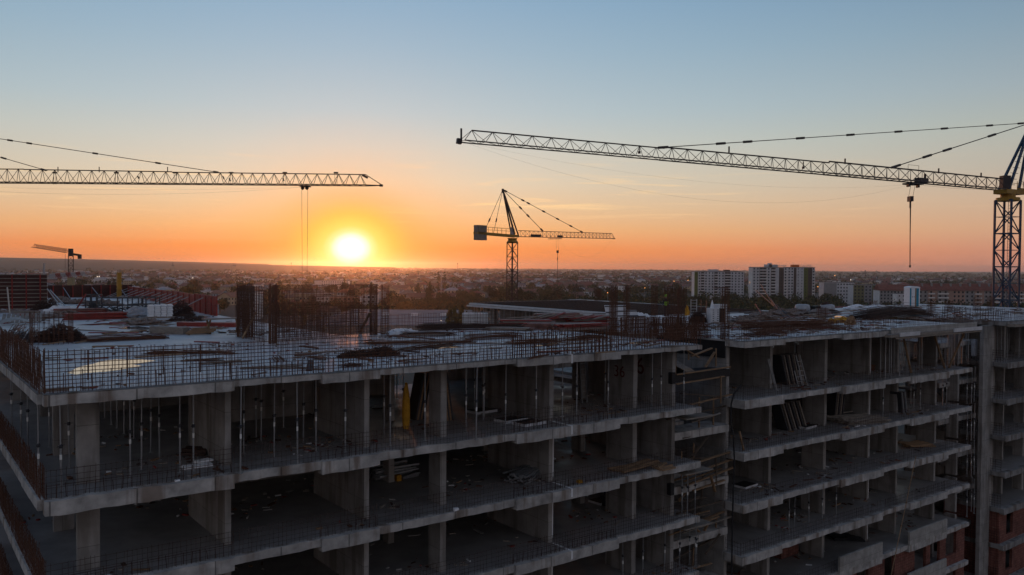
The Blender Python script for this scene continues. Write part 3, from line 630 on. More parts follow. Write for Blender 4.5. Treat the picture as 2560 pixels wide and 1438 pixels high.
wirecoil('low scatter of brown offcuts just below the rounded brown heap', 468, 802, 1.3, 1.0, .5, n=400)
u, v = at(905, 893); wirecoil('dark heap of rebar ties, right one of the pair in mid slab', 955, 889, .75, .5, .42, n=700); wirecoil('dark heap of rebar ties, left one of the pair in mid slab', 890, 893, .8, .35, .28, n=600)
for i, (a, b, r, n_) in enumerate([((1000, 880), (1130, 862), .35, 16), ((860, 918), (890, 916), .3, 22), ((370, 886), (510, 884), .3, 26), ((505, 884), (580, 886), .2, 18), ((480, 902), (560, 905), .12, 10), ((1010, 840), (1130, 838), .6, 30), ((1050, 825), (1310, 822), 1.0, 60),
                                   ((1280, 862), (1400, 858), .5, 26), ((1430, 850), (1500, 845), .4, 30), ((690, 895), (700, 905), .2, 12), ((915, 862), (1180, 858), .4, 22), ((1165, 850), (1290, 842), .5, 24), ((1325, 900), (1370, 890), .15, 10)]):
    bundle(None, at(*a), at(*b), r, n_, random.choice([rebar, rebar_dark]), auto=('flat rust bar bundle', 'on near slab', 'roof'))
bundle('very long thick dark rust bundle left of the toilet cabin', at(2150, 800), at(2308, 788), 1.3, 160, rebar_dark, curl=.25)
bundle('broad flat spread of rust bars near the edge right of the stair gap', at(1880, 828), at(2080, 818), 1.4, 80, rebar)
bundle('second rust spread tight to the right block edge', at(1880, 842), at(1960, 832), .7, 36, rebar)
bundle('rust bars spread where the right slab meets the stair gap', at(1840, 815), at(1935, 822), .7, 30, rebar)
# puddles ------------------------------------------------------------
def blob(pts, z=.006):
    P = [pl(x, y, 0) for x, y in pts]; mb = M(); n = len(P); mb.v = [(p.x, p.y, z) for p in P]; mb.f = [tuple(range(n))]; mb.mi = [0]
    o = mb.build('puddle', water); tag(o, kind='structure'); return o
blob([(168, 933), (190, 937), (215, 933), (262, 930), (300, 925), (355, 915), (330, 911), (372, 905), (390, 902), (350, 899), (290, 899), (262, 902), (232, 910), (205, 916), (188, 922)])
blob([(188, 813), (230, 814), (285, 811), (300, 808), (262, 808), (228, 810)])
blob([(292, 822), (330, 824), (380, 825), (375, 819), (345, 816), (318, 818)])
blob([(390, 819), (430, 822), (484, 822), (470, 818), (430, 817)])
blob([(1040, 868), (1090, 872), (1160, 868), (1120, 862)]); blob([(1330, 868), (1372, 864), (1400, 858), (1385, 858), (1345, 863)])
blob([(1960, 792), (2050, 796), (2120, 792), (2060, 787), (1990, 786)]); blob([(1560, 858), (1600, 861), (1660, 858), (1620, 854)])
# single planks and boards on the near slab
for a, b, m, w_, t_ in [((607, 847), None, wood, 0, 0)]: pass
plank(W(*at(606, 848)) + Vector((0, 0, .03)), W(*at(640, 846)) + Vector((0, 0, 1.45)), .16, .05, wood, 'tall pale timber leaning', 'against the core cages', 'roof', 'leaning_plank')
plank(W(*at(900, 832)) + Vector((0, 0, .03)), W(*at(925, 838)) + Vector((0, 0, 1.3)), .14, .05, wood, 'pale timber leaning inside', 'the core cages', 'roof', 'leaning_plank')
RP = 'loose planks on the roof'
rng = random.Random(5)
for (x0, x1, y0, y1, n_, mats_) in [(130, 560, 850, 905, 7, 1), (480, 760, 880, 945, 7, 0), (760, 1180, 860, 915, 16, 0), (1150, 1700, 850, 885, 18, 1), (230, 590, 792, 835, 22, 1), (10, 300, 780, 800, 12, 2),
                                    (1280, 1560, 800, 822, 20, 2), (1840, 2140, 778, 830, 34, 1), (2090, 2260, 768, 790, 12, 1), (1870, 2050, 770, 795, 14, 0), (1580, 1800, 800, 830, 12, 0), (960, 1050, 830, 850, 6, 0)]:
    for i in range(n_):
        px, py = rng.uniform(x0, x1), rng.uniform(y0, y1); P = W(*at(px, py)); ln = rng.uniform(.5, 2.4) if py > 850 else rng.uniform(1, 3.6); a = rng.gauss(0, .5)
        d = Vector((math.cos(a), math.sin(a), 0)) * ln / 2
        m = [rng.choice([rebar_dark, wood_grey, rebar]), rng.choice([wood, wood_grey, wood_grey, red_form]), rng.choice([red_form, wood_grey, wood])][mats_]
        nm = {'raw_timber': 'short raw timber plank', 'weathered_timber': 'grey weathered plank', 'red_formwork': 'dull red formwork plank', 'dark_rebar': 'dark flat offcut', 'rusty_rebar': 'rusty brown offcut'}[m.name]
        h0 = rng.choice([0, 0, .06, .12])
        plank(P - d + Vector((0, 0, .03)), P + d + Vector((0, 0, .03 + h0)), rng.uniform(.12, .34), .04, m, nm, 'lying flat' if not h0 else 'tipped up', 'roof', 'plank', RP)
# concrete beam, planks, trestle in the middle of the left part -------
A = W(*at(382, 832)); B = W(*at(466, 836)); mid = (A + B) / 2; mb = M(); mb.bar(A - mid + Vector((0, 0, .2)), B - mid + Vector((0, 0, .2)), .5, .38); o = mb.build('timber_beam_stack', wood_grey); o.location = mid
tag(o, 'long grey boxy stack of boards lying in mid slab left of the trestle', 'stack')
A = W(*at(466, 838)); B = W(*at(520, 836)); mid = (A + B) / 2; mb = M()
for i in range(5): mb.bar(A - mid + Vector((0, i * .22, .1 + .05 * i)), B - mid + Vector((random.uniform(-.3, .3), i * .2, .12 + .04 * i)), .25, .12)
o = mb.build('board_stack', wood); o.location = mid; tag(o, 'low brown stack of boards touching the trestle side of the grey stack', 'stack')
e = empty('trestle', W(*at(582, 832)), TH); tag(e, 'low timber trestle with crossed legs left of the core cages', 'trestle')
mb = M(); mb.box(-1.7, .6, -.35, .35, .82, .88); mb.build('tabletop', wood_grey, e)
for x in (.3, -1.4):
    for s in (-1, 1): mb = M(); mb.bar((x, -.35 * s, 0), (x, .35 * s, .82), .1, .05); mb.build('leg', wood, e)
o = thing_box('red_formwork_panel', 'long flat red panel lying behind the trestle', 'panel', red_form, (3.9, .9, .26), W(*at(522, 816)), TH - .75)
for i, (px, py, L_, w_, h_, z_, rz_, lab) in enumerate([(205, 786, 4.2, 1.2, .45, 0, .45, 'upper long red panel stack in front of the dark crates'), (240, 798, 4.6, 1.2, .5, 0, .12, 'lower long red panel stack nearest the camera, ribbed side'), (25, 790, 3.2, 1, .2, 0, .3, 'flat red panel at the far left under a leaning strut'),
                                                       (75, 786, 2.6, 1.2, .35, 0, .9, 'pinkish board stack right of the far left red panel')]):
    mb = M(); n = max(2, int(h_ / .09))
    for j in range(n):
        for q in range(4): mb.cur = random.choice([0, 0, 0, 1]); a = random.uniform(-.25, .25); mb.bar((-L_ * .42 + a, -w_ / 2 + w_ * (q + .5) / 4, .05 + j * .09), (L_ * .42 + a, -w_ / 2 + w_ * (q + .5) / 4 + random.uniform(-.15, .15), .05 + j * .09 + random.uniform(0, .06)), w_ / 4.3, .07)
    o = mb.build('red_board_stack', [red_form if i < 3 else wood_grey, board_dull]); place(o, W(*at(px, py)), TH - rz_); tag(o, lab, 'stack')
mb = M()
for i in range(9): mb.bar((-1.1 + i * .27, -.7, .05), (-1.3 + i * .27, .8, .55), .2, .04)
o = mb.build('tilted_board_stack', wood_grey); place(o, W(*at(60, 806)), TH - .3); tag(o, 'fanned grey boards tilted up behind the pale sheet by the left edge', 'boards')
for px, py, L_, lab in ((38, 812, 1.7, 'pale curled sheet lying by the left slab edge'), (15, 800, 1.8, 'blue-grey tilted sheet above the curled pale one')):
    mb = M(); n = 8
    for i in range(n):
        x0 = -L_ / 2 + L_ * i / n; x1 = x0 + L_ / n; f = lambda x: .32 * math.cos(x / L_ * 2.6)
        mb.hexa([(x0, -.6, f(x0)), (x1, -.6, f(x1)), (x1, .6, f(x1) + .12), (x0, .6, f(x0) + .12), (x0, -.6, f(x0) + .02), (x1, -.6, f(x1) + .02), (x1, .6, f(x1) + .14), (x0, .6, f(x0) + .14)])
    o = mb.build('curled_sheet', tarp_grey if px == 15 else board); place(o, W(*at(px, py)), TH); tag(o, lab, 'sheet')
# wrapped pallet of sacks
u, v = at(400, 795); e = empty('sack_pallet', W(u, v), TH - .1); e.scale = (.74, .74, .74); tag(e, 'pallet of stacked white sacks bound with straps, in front of the red shutter wall', 'pallet')
mb = M(); mb.box(-1.2, 1.2, -.6, .6, .1, .16)
for y in (-.5, 0, .5): mb.box(-1.2, 1.2, y - .08, y + .08, 0, .1)
mb.build('pallet_base', wood_grey, e)
for j in range(6):
    for i in range(4):
        mb = M(); x0 = -1.15 + i * .575 + (.05 if j % 2 else 0); z0 = .16 + j * .2
        mb.hexa([(x0, -.56, z0 + .02), (x0 + .54, -.58, z0 + .01), (x0 + .54, .55, z0), (x0, .56, z0), (x0 + .03, -.52, z0 + .185), (x0 + .5, -.53, z0 + .18), (x0 + .5, .5, z0 + .18), (x0 + .03, .5, z0 + .18)])
        mb.build('sack', white_plastic if (i + j) % 3 else foam, e)
mb = M()
for x in (-.55, .62): mb.box(x, x + .05, -.61, -.59, .1, 1.42)
mb.build('strap', white_plastic, e)
# dark steel crates / frames
for px, py, L_, lab in ((300, 783, 3.2, 'wide dark open steel crate in mid left roof'), (360, 780, 2.2, 'narrower dark steel crate left of the sack pallet'), (235, 772, 1.0, 'dark upright open frame behind the red panel stacks')):
    e = empty('steel_crate', W(*at(px, py)), TH - .5); tag(e, lab, 'crate')
    mb = M(); H_ = 1.25
    for x in (-L_ / 2, 0, L_ / 2):
        for y in (-.6, .6): mb.bar((x, y, 0), (x, y, H_), .08)
    for z in (.1, .65, H_):
        for y in (-.6, .6): mb.bar((-L_ / 2, y, z), (L_ / 2, y, z), .07)
        for x in (-L_ / 2, L_ / 2): mb.bar((x, -.6, z), (x, .6, z), .07)
    mb.build('frame', steel_dark, e)
    mb = M()
    for i in range(30): a = random.uniform(-L_ / 2 + .3, L_ / 2 - .3); mb.bar((a - .3, random.uniform(-.5, .5), random.uniform(.1, .55)), (a + .3, random.uniform(-.5, .5), random.uniform(.1, .55)), .06)
    mb.build('load', steel_dark, e)
heap('pale crumpled tarpaulin lump left of the sack pallet', *at(345, 793), 1.1, .6, .7, tarp_grey, 'crumpled_tarp', cat='tarpaulin')
heap('white crumpled plastic on the left part above the red stacks', *at(150, 785), 1.4, .7, .5, white_plastic, 'crumpled_plastic', cat='plastic', rough_=.45)
for px, py, ru, h_, m, base in [(35, 783, 1.2, .25, debris, 0), (120, 795, 1.6, .2, debris, 0), (170, 790, 1.0, .35, debris, 0), (300, 793, 1.5, .25, debris, 0), (370, 812, 1.2, .3, debris, 0), (340, 806, 1.0, .25, wood_grey, 0), (260, 765, 1.5, .5, debris, 0), (190, 760, 1.2, .4, debris, 0), (150, 756, 1.0, .5, debris, 0),
                                (1010, 838, .9, .3, foam, 1), (1000, 832, .8, .2, foam, 1), (1905, 800, 1.6, .5, debris, 0), (1960, 790, 1.8, .5, debris, 0), (1990, 785, 1.5, .4, debris, 0), (2060, 782, 1.8, .3, debris, 0), (1860, 806, 1.3, .4, debris, 0), (2110, 806, .9, .35, tarp, 2), (2126, 812, .5, .5, wood, 0), (2080, 808, .5, .3, tarp, 2), (2150, 774, 2, .4, foam, 1), (2190, 772, 1.6, .35, foam, 1)]:
    heap(None, *at(px, py), ru, ru * .6, h_, m, 'rubble_heap', cat='heap', rough_=.4, group='small heaps of rubble and scraps', auto=(['low brown rubble heap', 'pale crumpled scrap heap', 'yellowish scrap heap'][base], '', 'roof'))
# big shutter wall at the far left ------------------------------------
def shutter(name, label, a, b, h, m, rib=.35, wales=3, z=0.0, thick=.12, braces=0, rust=False, group='wall shutters round the left wing', cat='formwork'):
    A = W(a[0], a[1], z); B = W(b[0], b[1], z); L_ = (B - A).length; ang = math.atan2((B - A).y, (B - A).x)
    e = empty(name, A, ang); tag(e, label, cat, group)
    mb = M(); mb.box(0, L_, 0, thick, 0, h); mb.build('shutter_face', m, e)
    mb = M(); n = int(h / rib)
    for j in range(n + 1): mb.box(0, L_, -.08, 0, j * rib, j * rib + .07)
    mb.build('horizontal_rib', wood_grey if not rust else m, e)
    for i in range(wales): mb = M(); x = L_ * (i + .5) / wales; mb.box(x - .05, x + .05, -.2, -.08, 0, h); mb.build('soldier', red_form, e)
    for i in range(braces):
        mb = M(); x = L_ * (i + .5) / braces; mb.bar((x, -.1, h * .85), (x, -2.6 - .4 * (i % 2), .05), .07); mb.build('raking_brace', steel, e)
    return e
shutter('wall_shutter', 'tall dark ribbed shutter wall at the far left', at(-60, 775), at(118, 772), 3.02, dark_form, .33, 5)
shutter('wall_shutter', 'low dark shutter along the back, behind the yellow column form', at(120, 745), at(330, 741), 1.45, dark_form, .5, 9, braces=3, rust=True)
def hz(px, pyb, pyt): u, v = at(px, pyb); return (u, v), (pyb - pyt) * proj(W(u, v))[2] / FPX
prev = None
pts = [(318, 741, 716), (372, 750, 722), (430, 762, 728), (485, 778, 735), (540, 790, 740)]
labs = ['farthest piece of the red braced shutter wall', 'second piece of the red braced shutter wall from the back', 'third piece of the red braced shutter wall from the back', 'nearest red piece of the braced shutter wall, beside the core cages']
for i in range(4):
    a, h0 = hz(*pts[i]); b, h1 = hz(*pts[i + 1]); shutter('wall_shutter', labs[i], a, b, (h0 + h1) / 2, red_form, .8, 4, braces=4 if i < 3 else 1, rust=True)
u, v = at(298, 745); mb = M(); mb.box(-.22, .22, -.22, .22, 0, 3.0)
for j in range(7): mb.box(-.27, .27, -.27, .27, .2 + j * .42, .28 + j * .42)
o = mb.build('column_form', yellow); place(o, W(u, v), TH); tag(o, 'yellow upright column form standing up above the back shutter', 'formwork')
for i, (a, b, za, zb) in enumerate([((18, 0), (25, 0), 0, 0)]): pass
for px0, py0, hh, px1, py1, nm in [(18, 718, 0, 25, 790, 'grey strut leaning on the tall dark shutter wall'), (112, 718, 0, 120, 762, 'pale strut at the right end of the tall dark shutter wall'), (118, 722, 0, 158, 775, 'long dark push-pull strut left of the pair behind'), (125, 725, 0, 172, 775, 'long dark push-pull strut right of the pair behind'), (215, 735, 0, 190, 775, 'reddish raking timber left of the yellow column form')]:
    u, v = at(px1, py1); k = proj(W(u, v))[2]; Q = pd(px0, py0, k); P = W(u, v); mid = (P + Q) / 2; mb = M(); mb.bar(P - mid, Q - mid, .1 if px0 != 215 else .22, .06)
    o = mb.build('raking_strut', red_form if px0 == 215 else steel); o.location = mid; tag(o, nm, 'strut', 'raking struts')
# red plank pile ------------------------------------------------------
e = None
for i, (px, py, L_, w_, h_, rz_, m, lab) in enumerate([(1275, 826, 2.8, 1.0, .3, .9, wood_grey, 'low grey board stack at the left foot of the plank pile'), (1315, 818, 3.4, 1.2, .6, .75, red_form, 'pinkish red plank stack second from the left in the pile'), (1380, 823, 3.4, 1.2, .4, .6, red_form, 'red plank stack in the middle of the pile, nearest the edge'),
                                                      (1395, 812, 3.0, 1.3, .8, .5, wood_grey, 'highest grey plank stack at the centre of the pile'), (1450, 824, 3.4, 1.2, .4, .15, red_form, 'ribbed red panel stack at the right of the pile'), (1470, 812, 3.2, 1.2, .65, .2, red_form, 'upper red panel stack at the right of the pile')]):
    mb = M(); n = int(h_ / .1)
    for j in range(n):
        for q in range(4): mb.cur = random.choice([0, 0, 1, 2]); a = random.uniform(-.3, .3); mb.bar((-L_ / 2 + a, -w_ / 2 + w_ * (q + .5) / 4, .05 + j * .1), (L_ / 2 + a, -w_ / 2 + w_ * (q + .5) / 4 + random.uniform(-.15, .15), .05 + j * .1 + random.uniform(0, .05)), w_ / 4.3, .08)
    o = mb.build('plank_stack', [m, board_dull, wood_grey]); place(o, W(*at(px, py)), TH - rz_); tag(o, lab, 'stack', 'plank stacks in the big pile')
for i in range(9):
    px = 1310 + i * 24; P = W(*at(px, 816)) + Vector((0, 0, .62)); a = random.uniform(-.5, .9); d = Vector((math.cos(a), math.sin(a), random.uniform(-.1, .25))) * random.uniform(.8, 1.5)
    plank(P - d, P + d, .2, .05, random.choice([wood, red_form, wood_grey]), 'odd plank thrown across', 'the big plank pile', 'roof', 'plank', RP)
# white slab panels leaning, sacks, white cabinet ----------------------
for i, (px, py, L_, h_, tilt) in enumerate([(1548, 812, 1.7, 1.5, .9), (1575, 815, 1.6, 1.2, 1.0), (1598, 820, 1.4, .9, 1.1), (1512, 800, 2.0, .5, .4)]):
    e = empty('slab_form_panel', W(*at(px, py)), TH - .3); e.rotation_euler = (-tilt * .5, 0, TH - .3)
    tag(e, ['largest white ribbed panel leaning behind the leftmost middle cage', 'second white ribbed panel leaning, partly over the first', 'smallest white ribbed panel leaning beside the sacks', 'flat white ribbed panel at the rear deck edge'][i], 'panel', 'white ribbed deck panels')
    mb = M(); mb.box(-L_ / 2, L_ / 2, 0, .04, 0, h_); mb.build('panel_face', white_form, e)
    mb = M()
    for j in range(4): mb.box(-L_ / 2, L_ / 2, -.08, 0, j * h_ / 3.3, j * h_ / 3.3 + .05)
    mb.build('panel_rib', steel_dark, e)
for i, (px, py, ru, h_) in enumerate([(1597, 812, .55, .75), (1612, 806, .5, .55), (1645, 808, .9, .5), (1675, 806, .8, .45), (1700, 806, .7, .45), (1720, 804, .5, .4)]):
    heap(None, *at(px, py), ru, .7, h_, white_plastic, 'white_sack_heap', cat='sacks', rough_=.22, group='white sack heaps behind the cages', auto=('lumpy white sack heap', '', 'roof'))
wirecoil('rust-brown heap left of the white cabinet', 1745, 806, .7, .6, .85)
heap('orange cloth lump on top of the brown heap left of the cabinet', *at(1717, 800), .25, .2, .95, tarp, 'orange_cloth', cat='cloth')
u, v = at(1790, 807); e = empty('site_cabinet', W(u, v), TH - .35); e.scale = (.62, .62, .62); tag(e, 'white perforated cabinet with a dark open door near the lone cage', 'cabinet')
mb = M(); mb.box(-1.0, .12, -.5, .5, 0, 1.75); mb.box(-.1, 1.2, -.4, .5, 1.75, 2.2); mb.box(.9, 1.2, -.4, .5, 0, 1.75); mb.build('cabinet_body', white_form, e)
mb = M(); mb.box(.14, .88, -.45, -.38, .05, 1.7); mb.build('dark_door', ply_dark, e)
mb = M()
for i in range(6):
    for x in (-.75, -.15): mb.box(x, x + .18, -.515, -.5, .25 + i * .25, .33 + i * .25)
mb.build('slot', ply_dark, e)
mb = M(); mb.lathe(-.55, 0, [(.28, 1.75), (.18, 2.2), (.02, 2.75)], 4); mb.build('peak_cap', white_plastic, e)
for px in (1752, 1765): plank(W(*at(px, 806)), W(*at(px + 1, 806)) + Vector((0, 0, 1.65)), .05, .05, steel_dark, 'thin upright steel post', 'by the white cabinet', 'roof', 'steel_post')
e = empty('ladder', W(*at(1734, 800)), TH - .2); e.scale = (.62, .62, .62); tag(e, 'grey wide steel ladder frame standing left of the white cabinet', 'ladder')
for x in (-.45, .45): mb = M(); mb.bar((x, 0, 0), (x, 0, 2.6), .08); mb.build('side_rail', steel, e)
for i in range(7): mb = M(); mb.bar((-.45, 0, .3 + i * .36), (.45, 0, .3 + i * .36), .06); mb.build('rung', steel, e)
# sticking-up steel legs, wrapped pallets, white tanks ------------------
for i, (a, b, hh) in enumerate([((1965, 792), (1890, 780), 2.0), ((1950, 790), (1901, 781), 2.6), ((1960, 794), (1925, 785), 1.4), ((1975, 795), (1940, 790), 1.0), ((1905, 787), (1888, 782), .8)]):
    plank(W(*at(*a)), W(*at(*b)) + Vector((0, 0, hh)), .055, .055, steel_dark if i < 4 else red_form, 'thin steel tube', 'in the scrap pile', 'roof', 'steel_tube', 'steel tubes in the scrap pile')
for px, lab in ((2006, 'left wrapped pallet of foil rolls beyond the scrap pile'), (2068, 'right wrapped pallet of foil rolls beyond the scrap pile')):
    u, v = at(px, 778); mb = M(); mb.lathe(0, 0, [(.62, 0), (.72, .1), (.7, .38), (.64, .6), (.45, .66)], 12); o = mb.build('wrapped_roll_pallet', tarp_grey, smooth=True); place(o, W(u, v), TH); tag(o, lab, 'pallet')
o = thing_box('black_tank', 'black block wedged between the two wrapped pallets', 'block', ply_dark, (1.0, .6, .5), W(*at(2038, 778)))
heap('rust brown heap on the right wrapped pallet', *at(2064, 778), .5, .35, .25, rebar_dark, 'rebar_scrap', z=.6, cat='scrap')
# portable toilet ------------------------------------------------------
u, v = at(2279, 768); k = proj(W(u, v))[2]; s = 52 * k / FPX / 2.3; e = empty('portable_toilet', W(u, v), 0.12); tag(e, 'white and teal portable toilet cabin standing on the far slab', 'toilet cabin'); e.scale = (s, s, s)
mb = M(); mb.box(-.6, .6, -.55, .55, .06, 2.15); mb.build('cabin_body', white_plastic, e)
mb = M(); n = 8
for i in range(n):
    a0 = math.pi * i / n; a1 = math.pi * (i + 1) / n
    mb.hexa([(.62 * math.cos(a0), -.58, 2.15), (.62 * math.cos(a1), -.58, 2.15), (.62 * math.cos(a1), .58, 2.15), (.62 * math.cos(a0), .58, 2.15),
             (.62 * math.cos(a0), -.58, 2.152 + .17 * math.sin(a0)), (.62 * math.cos(a1), -.58, 2.152 + .17 * math.sin(a1)), (.62 * math.cos(a1), .58, 2.152 + .17 * math.sin(a1)), (.62 * math.cos(a0), .58, 2.152 + .17 * math.sin(a0))])
mb.build('roof', white_plastic, e)
mb = M(); mb.box(-.58, -.42, -.57, -.55, .1, 2.1); mb.box(.18, .46, -.57, -.55, .1, 2.1); mb.build('teal_panel', teal, e)
mb = M(); mb.box(-.40, .0, -.585, -.55, .12, 2.1); mb.build('door', white_plastic, e)
mb = M(); mb.box(.0, .18, -.57, -.55, .1, 2.1); mb.build('tan_panel', tan, e)
mb = M(); mb.box(-.3, -.24, -.60, -.585, 1.1, 1.2); mb.box(-.12, -.06, -.60, -.585, 1.1, 1.2); mb.build('door_vent', ply_dark, e)
mb = M(); mb.box(-.6, -.2, -.5, .5, 0, .06); mb.box(.2, .6, -.5, .5, 0, .06); mb.build('skid', ply_dark, e)
# worker in a hi-vis vest ---------------------------------------------
def skinned(name, joints, edges_, m, parent=None):
    me = bpy.data.meshes.new(name); me.from_pydata([j[0] for j in joints], edges_, []); o = bpy.data.objects.new(name, me); C.objects.link(o)
    md = o.modifiers.new('skin', 'SKIN'); me.skin_vertices.new() if not me.skin_vertices else None
    for i, j in enumerate(joints): me.skin_vertices[0].data[i].radius = j[1]; me.skin_vertices[0].data[i].use_root = (i == 0)
    sb = o.modifiers.new('sub', 'SUBSURF'); sb.levels = 1; sb.render_levels = 2
    me.materials.append(m)
    if parent: o.parent = parent
    return o
u, v = at(1666, 794); e = empty('person', W(u, v, 0), 2.6); tag(e, 'worker in a lime green vest standing among the rebar cages', 'person')
J = [((0, 0, .92), (.14, .11)), ((0, .02, 1.15), (.14, .1)), ((0, .08, 1.38), (.17, .11)), ((0, .12, 1.5), (.06, .06)), ((0, .15, 1.6), (.08, .09)), ((0, .15, 1.7), (.085, .1)), ((0, .14, 1.77), (.05, .06)),
     ((.1, 0, .85), (.09, .09)), ((.13, .02, .48), (.065, .065)), ((.14, -.02, .1), (.045, .05)), ((.14, .12, .04), (.04, .03)),
     ((-.1, 0, .85), (.09, .09)), ((-.13, .04, .48), (.065, .065)), ((-.15, 0, .1), (.045, .05)), ((-.15, .14, .04), (.04, .03)),
     ((.2, .08, 1.4), (.06, .06)), ((.27, .1, 1.13), (.045, .045)), ((.22, .28, .98), (.035, .035)), ((.2, .36, .96), (.04, .025)),
     ((-.2, .08, 1.4), (.06, .06)), ((-.27, .1, 1.13), (.045, .045)), ((-.2, .3, 1.0), (.035, .035)), ((-.18, .38, .98), (.04, .025))]
E_ = [(0, 1), (1, 2), (2, 3), (3, 4), (4, 5), (5, 6), (0, 7), (7, 8), (8, 9), (9, 10), (0, 11), (11, 12), (12, 13), (13, 14), (2, 15), (15, 16), (16, 17), (17, 18), (2, 19), (19, 20), (20, 21), (21, 22)]
skinned('body', J, E_, trouser, e)
skinned('vest', [((0, 0, .86), (.165, .135)), ((0, .02, 1.15), (.165, .125)), ((0, .08, 1.42), (.2, .135))], [(0, 1), (1, 2)], hivis, e)
mb = M(); mb.lathe(0, .14, [(.135, 1.7), (.125, 1.78), (.08, 1.86), (.02, 1.885)], 12); mb.box(-.09, .09, .24, .33, 1.69, 1.71); mb.build('helmet', hivis, e)
for px_, nm_ in ((.035, 'eye'), (-.035, 'eye')): mb = M(); mb.lathe(px_, .245, [(.004, 1.655), (.014, 1.665), (.004, 1.675)], 6); mb.build(nm_, ply_dark, e)
mb = M(); mb.hexa([(-.05, .23, 1.55), (.05, .23, 1.55), (.07, .16, 1.55), (-.07, .16, 1.55), (-.07, .25, 1.68), (.07, .25, 1.68), (.09, .17, 1.68), (-.09, .17, 1.68)]); mb.build('face', skin, e)
for s in (1, -1):
    mb = M()
    for i in range(4): mb.bar((s * .2 + .018 * (i - 1.5), .38, .97), (s * .19 + .02 * (i - 1.5), .45 - .01 * abs(i - 1.5), .945), .016, n=6)
    mb.bar((s * .2 - s * .03, .36, .975), (s * .15, .41, .97), .018, n=6); mb.build('hand', skin, e)
# ================================================================== INSIDE THE STOREYS
# yellow tarp hanging from a prop
u, v = at(1012, 1082, FL[1]); e_ = M(); n = 14
for j in range(n):
    z0 = .25 + j * 2.0 / n; z1 = .25 + (j + 1) * 2.0 / n; f = lambda z: .04 + .14 * math.sin(min(1, max(0, (2.3 - z) / 2.1)) * math.pi * .8) ** .8
    r0, r1 = f(z0), f(z1)
    for i in range(10):
        a, b = i * .628, (i + 1) * .628; g = lambda t, r: (r * math.cos(t) * (1 + .25 * math.sin(5 * t)), r * math.sin(t) * (1 + .25 * math.sin(5 * t)))
        e_.quad((*g(a, r0), z0), (*g(b, r0), z0), (*g(b, r1), z1), (*g(a, r1), z1))
o = e_.build('hanging_tarp', tarp); place(o, W(u, v - .1, FL[1] - .05), TH); tag(o, 'yellow tarpaulin bunched and hanging from a prop top storey', 'tarpaulin')
def inprops(name, lab, cat, m, dims, px, py, k, rz=0, dz=0, **kw): return thing_box(name, lab, cat, m, dims, W(*at(px, py, FL[k]), FL[k] + dz), TH + rz, **kw)
inprops('foam_board', 'white foam board lying near the second bay edge, top storey left', 'board', foam, (1.0, .45, .1), 492, 1168, 1)
inprops('foam_board', 'white foam board lying on top of the first, top storey left', 'board', foam, (.6, .35, .07), 508, 1162, 1, .3, .11)
wob = [(1276, 1052, 'dark form panel with pale rim behind its twin, top storey middle'), (1322, 1060, 'dark form panel with pale rim nearer the edge, top storey middle'), (1203, 1030, 'dark form panel with pale rim farthest inside, top storey middle'), (1505, 1254, 'dark form panel with pale rim two storeys below the roof'), (1862, 1215, 'dark form panel with pale rim right of the stair gap'), (2012, 1068, 'small dark form panel under the leaning racks')]
for i, (px, py, lab) in enumerate(wob):
    k = [1, 1, 1, 3, 3, 2][i]; e = empty('deck_panel', W(*at(px, py, FL[k]), FL[k]), TH + .1); tag(e, lab, 'panel', 'dark deck panels with pale rims')
    mb = M(); mb.box(-.65, .65, -.45, .45, .02, .12); mb.build('panel_face', ply_dark, e)
    mb = M(); mb.box(-.67, .67, -.47, -.452, 0, .125); mb.box(-.67, -.652, -.45, .45, 0, .125); mb.build('rim', white_form, e)
def stackpile(name, lab, px, py, k, n, L_, h_, m, spread=.5, rz=0, cat='stack'):
    mb = M()
    for i in range(n):
        x = random.uniform(-spread, spread); z = random.random() * h_ + .04; a = random.gauss(0, .12)
        mb.bar((x - math.sin(a) * L_ / 2, -L_ / 2, z), (x + math.sin(a) * L_ / 2, L_ / 2, z + random.uniform(-.05, .1)), .1, .08)
    o = mb.build(name, m); place(o, W(*at(px, py, FL[k]), FL[k]), TH + rz); return tag(o, lab, cat, None)
stackpile('panel_rail_stack', 'large heap of pale steel rails beside the white-sealed wall end', 1320, 1195, 2, 46, 2.6, .42, steel, .55, -1.1)
stackpile('panel_rail_stack', 'heap of pale steel rails behind the middle column', 975, 1190, 2, 40, 2.2, .5, steel, .8, -1.5)
stackpile('rebar_offcuts', 'small heap of rust scraps top storey beside the foam boards', 490, 1135, 1, 20, .9, .15, rebar_dark, .4, 1)
stackpile('rebar_offcuts', 'rust offcuts heap in the third bay right of the stair gap', 2145, 925, 1, 36, 1.8, .4, rebar, .8, 1)
stackpile('timber_offcuts', 'broad mess of timber strips on the second storey right of the gap', 2130, 1052, 2, 50, 3.4, .3, wood_grey, 1.3, 1.4)
stackpile('timber_offcuts', 'brown boards scattered on the third storey far right', 2290, 1115, 3, 22, 2.2, .15, wood, .9, 1.2)
stackpile('timber_offcuts', 'pale boards lying by the slab edge left of the stair gap', 1590, 1170, 2, 12, 3.0, .08, wood, .4, -1.5)
stackpile('hose_coil', 'black hose tangle on the lower storey right of the gap', 2110, 1345, 5, 26, 2.0, .12, ply_dark, .8, 1.0)
for i, (px, py, k, lab) in enumerate([(1660, 1172, 2, 'small pallet of boards in front of the stair gap'), (1015, 1193, 2, 'pale bent strip on the floor by the middle column')]):
    stackpile('board_pile', lab, px, py, k, 7, 1.1, .1, wood if i == 0 else steel, .4, -1.3)
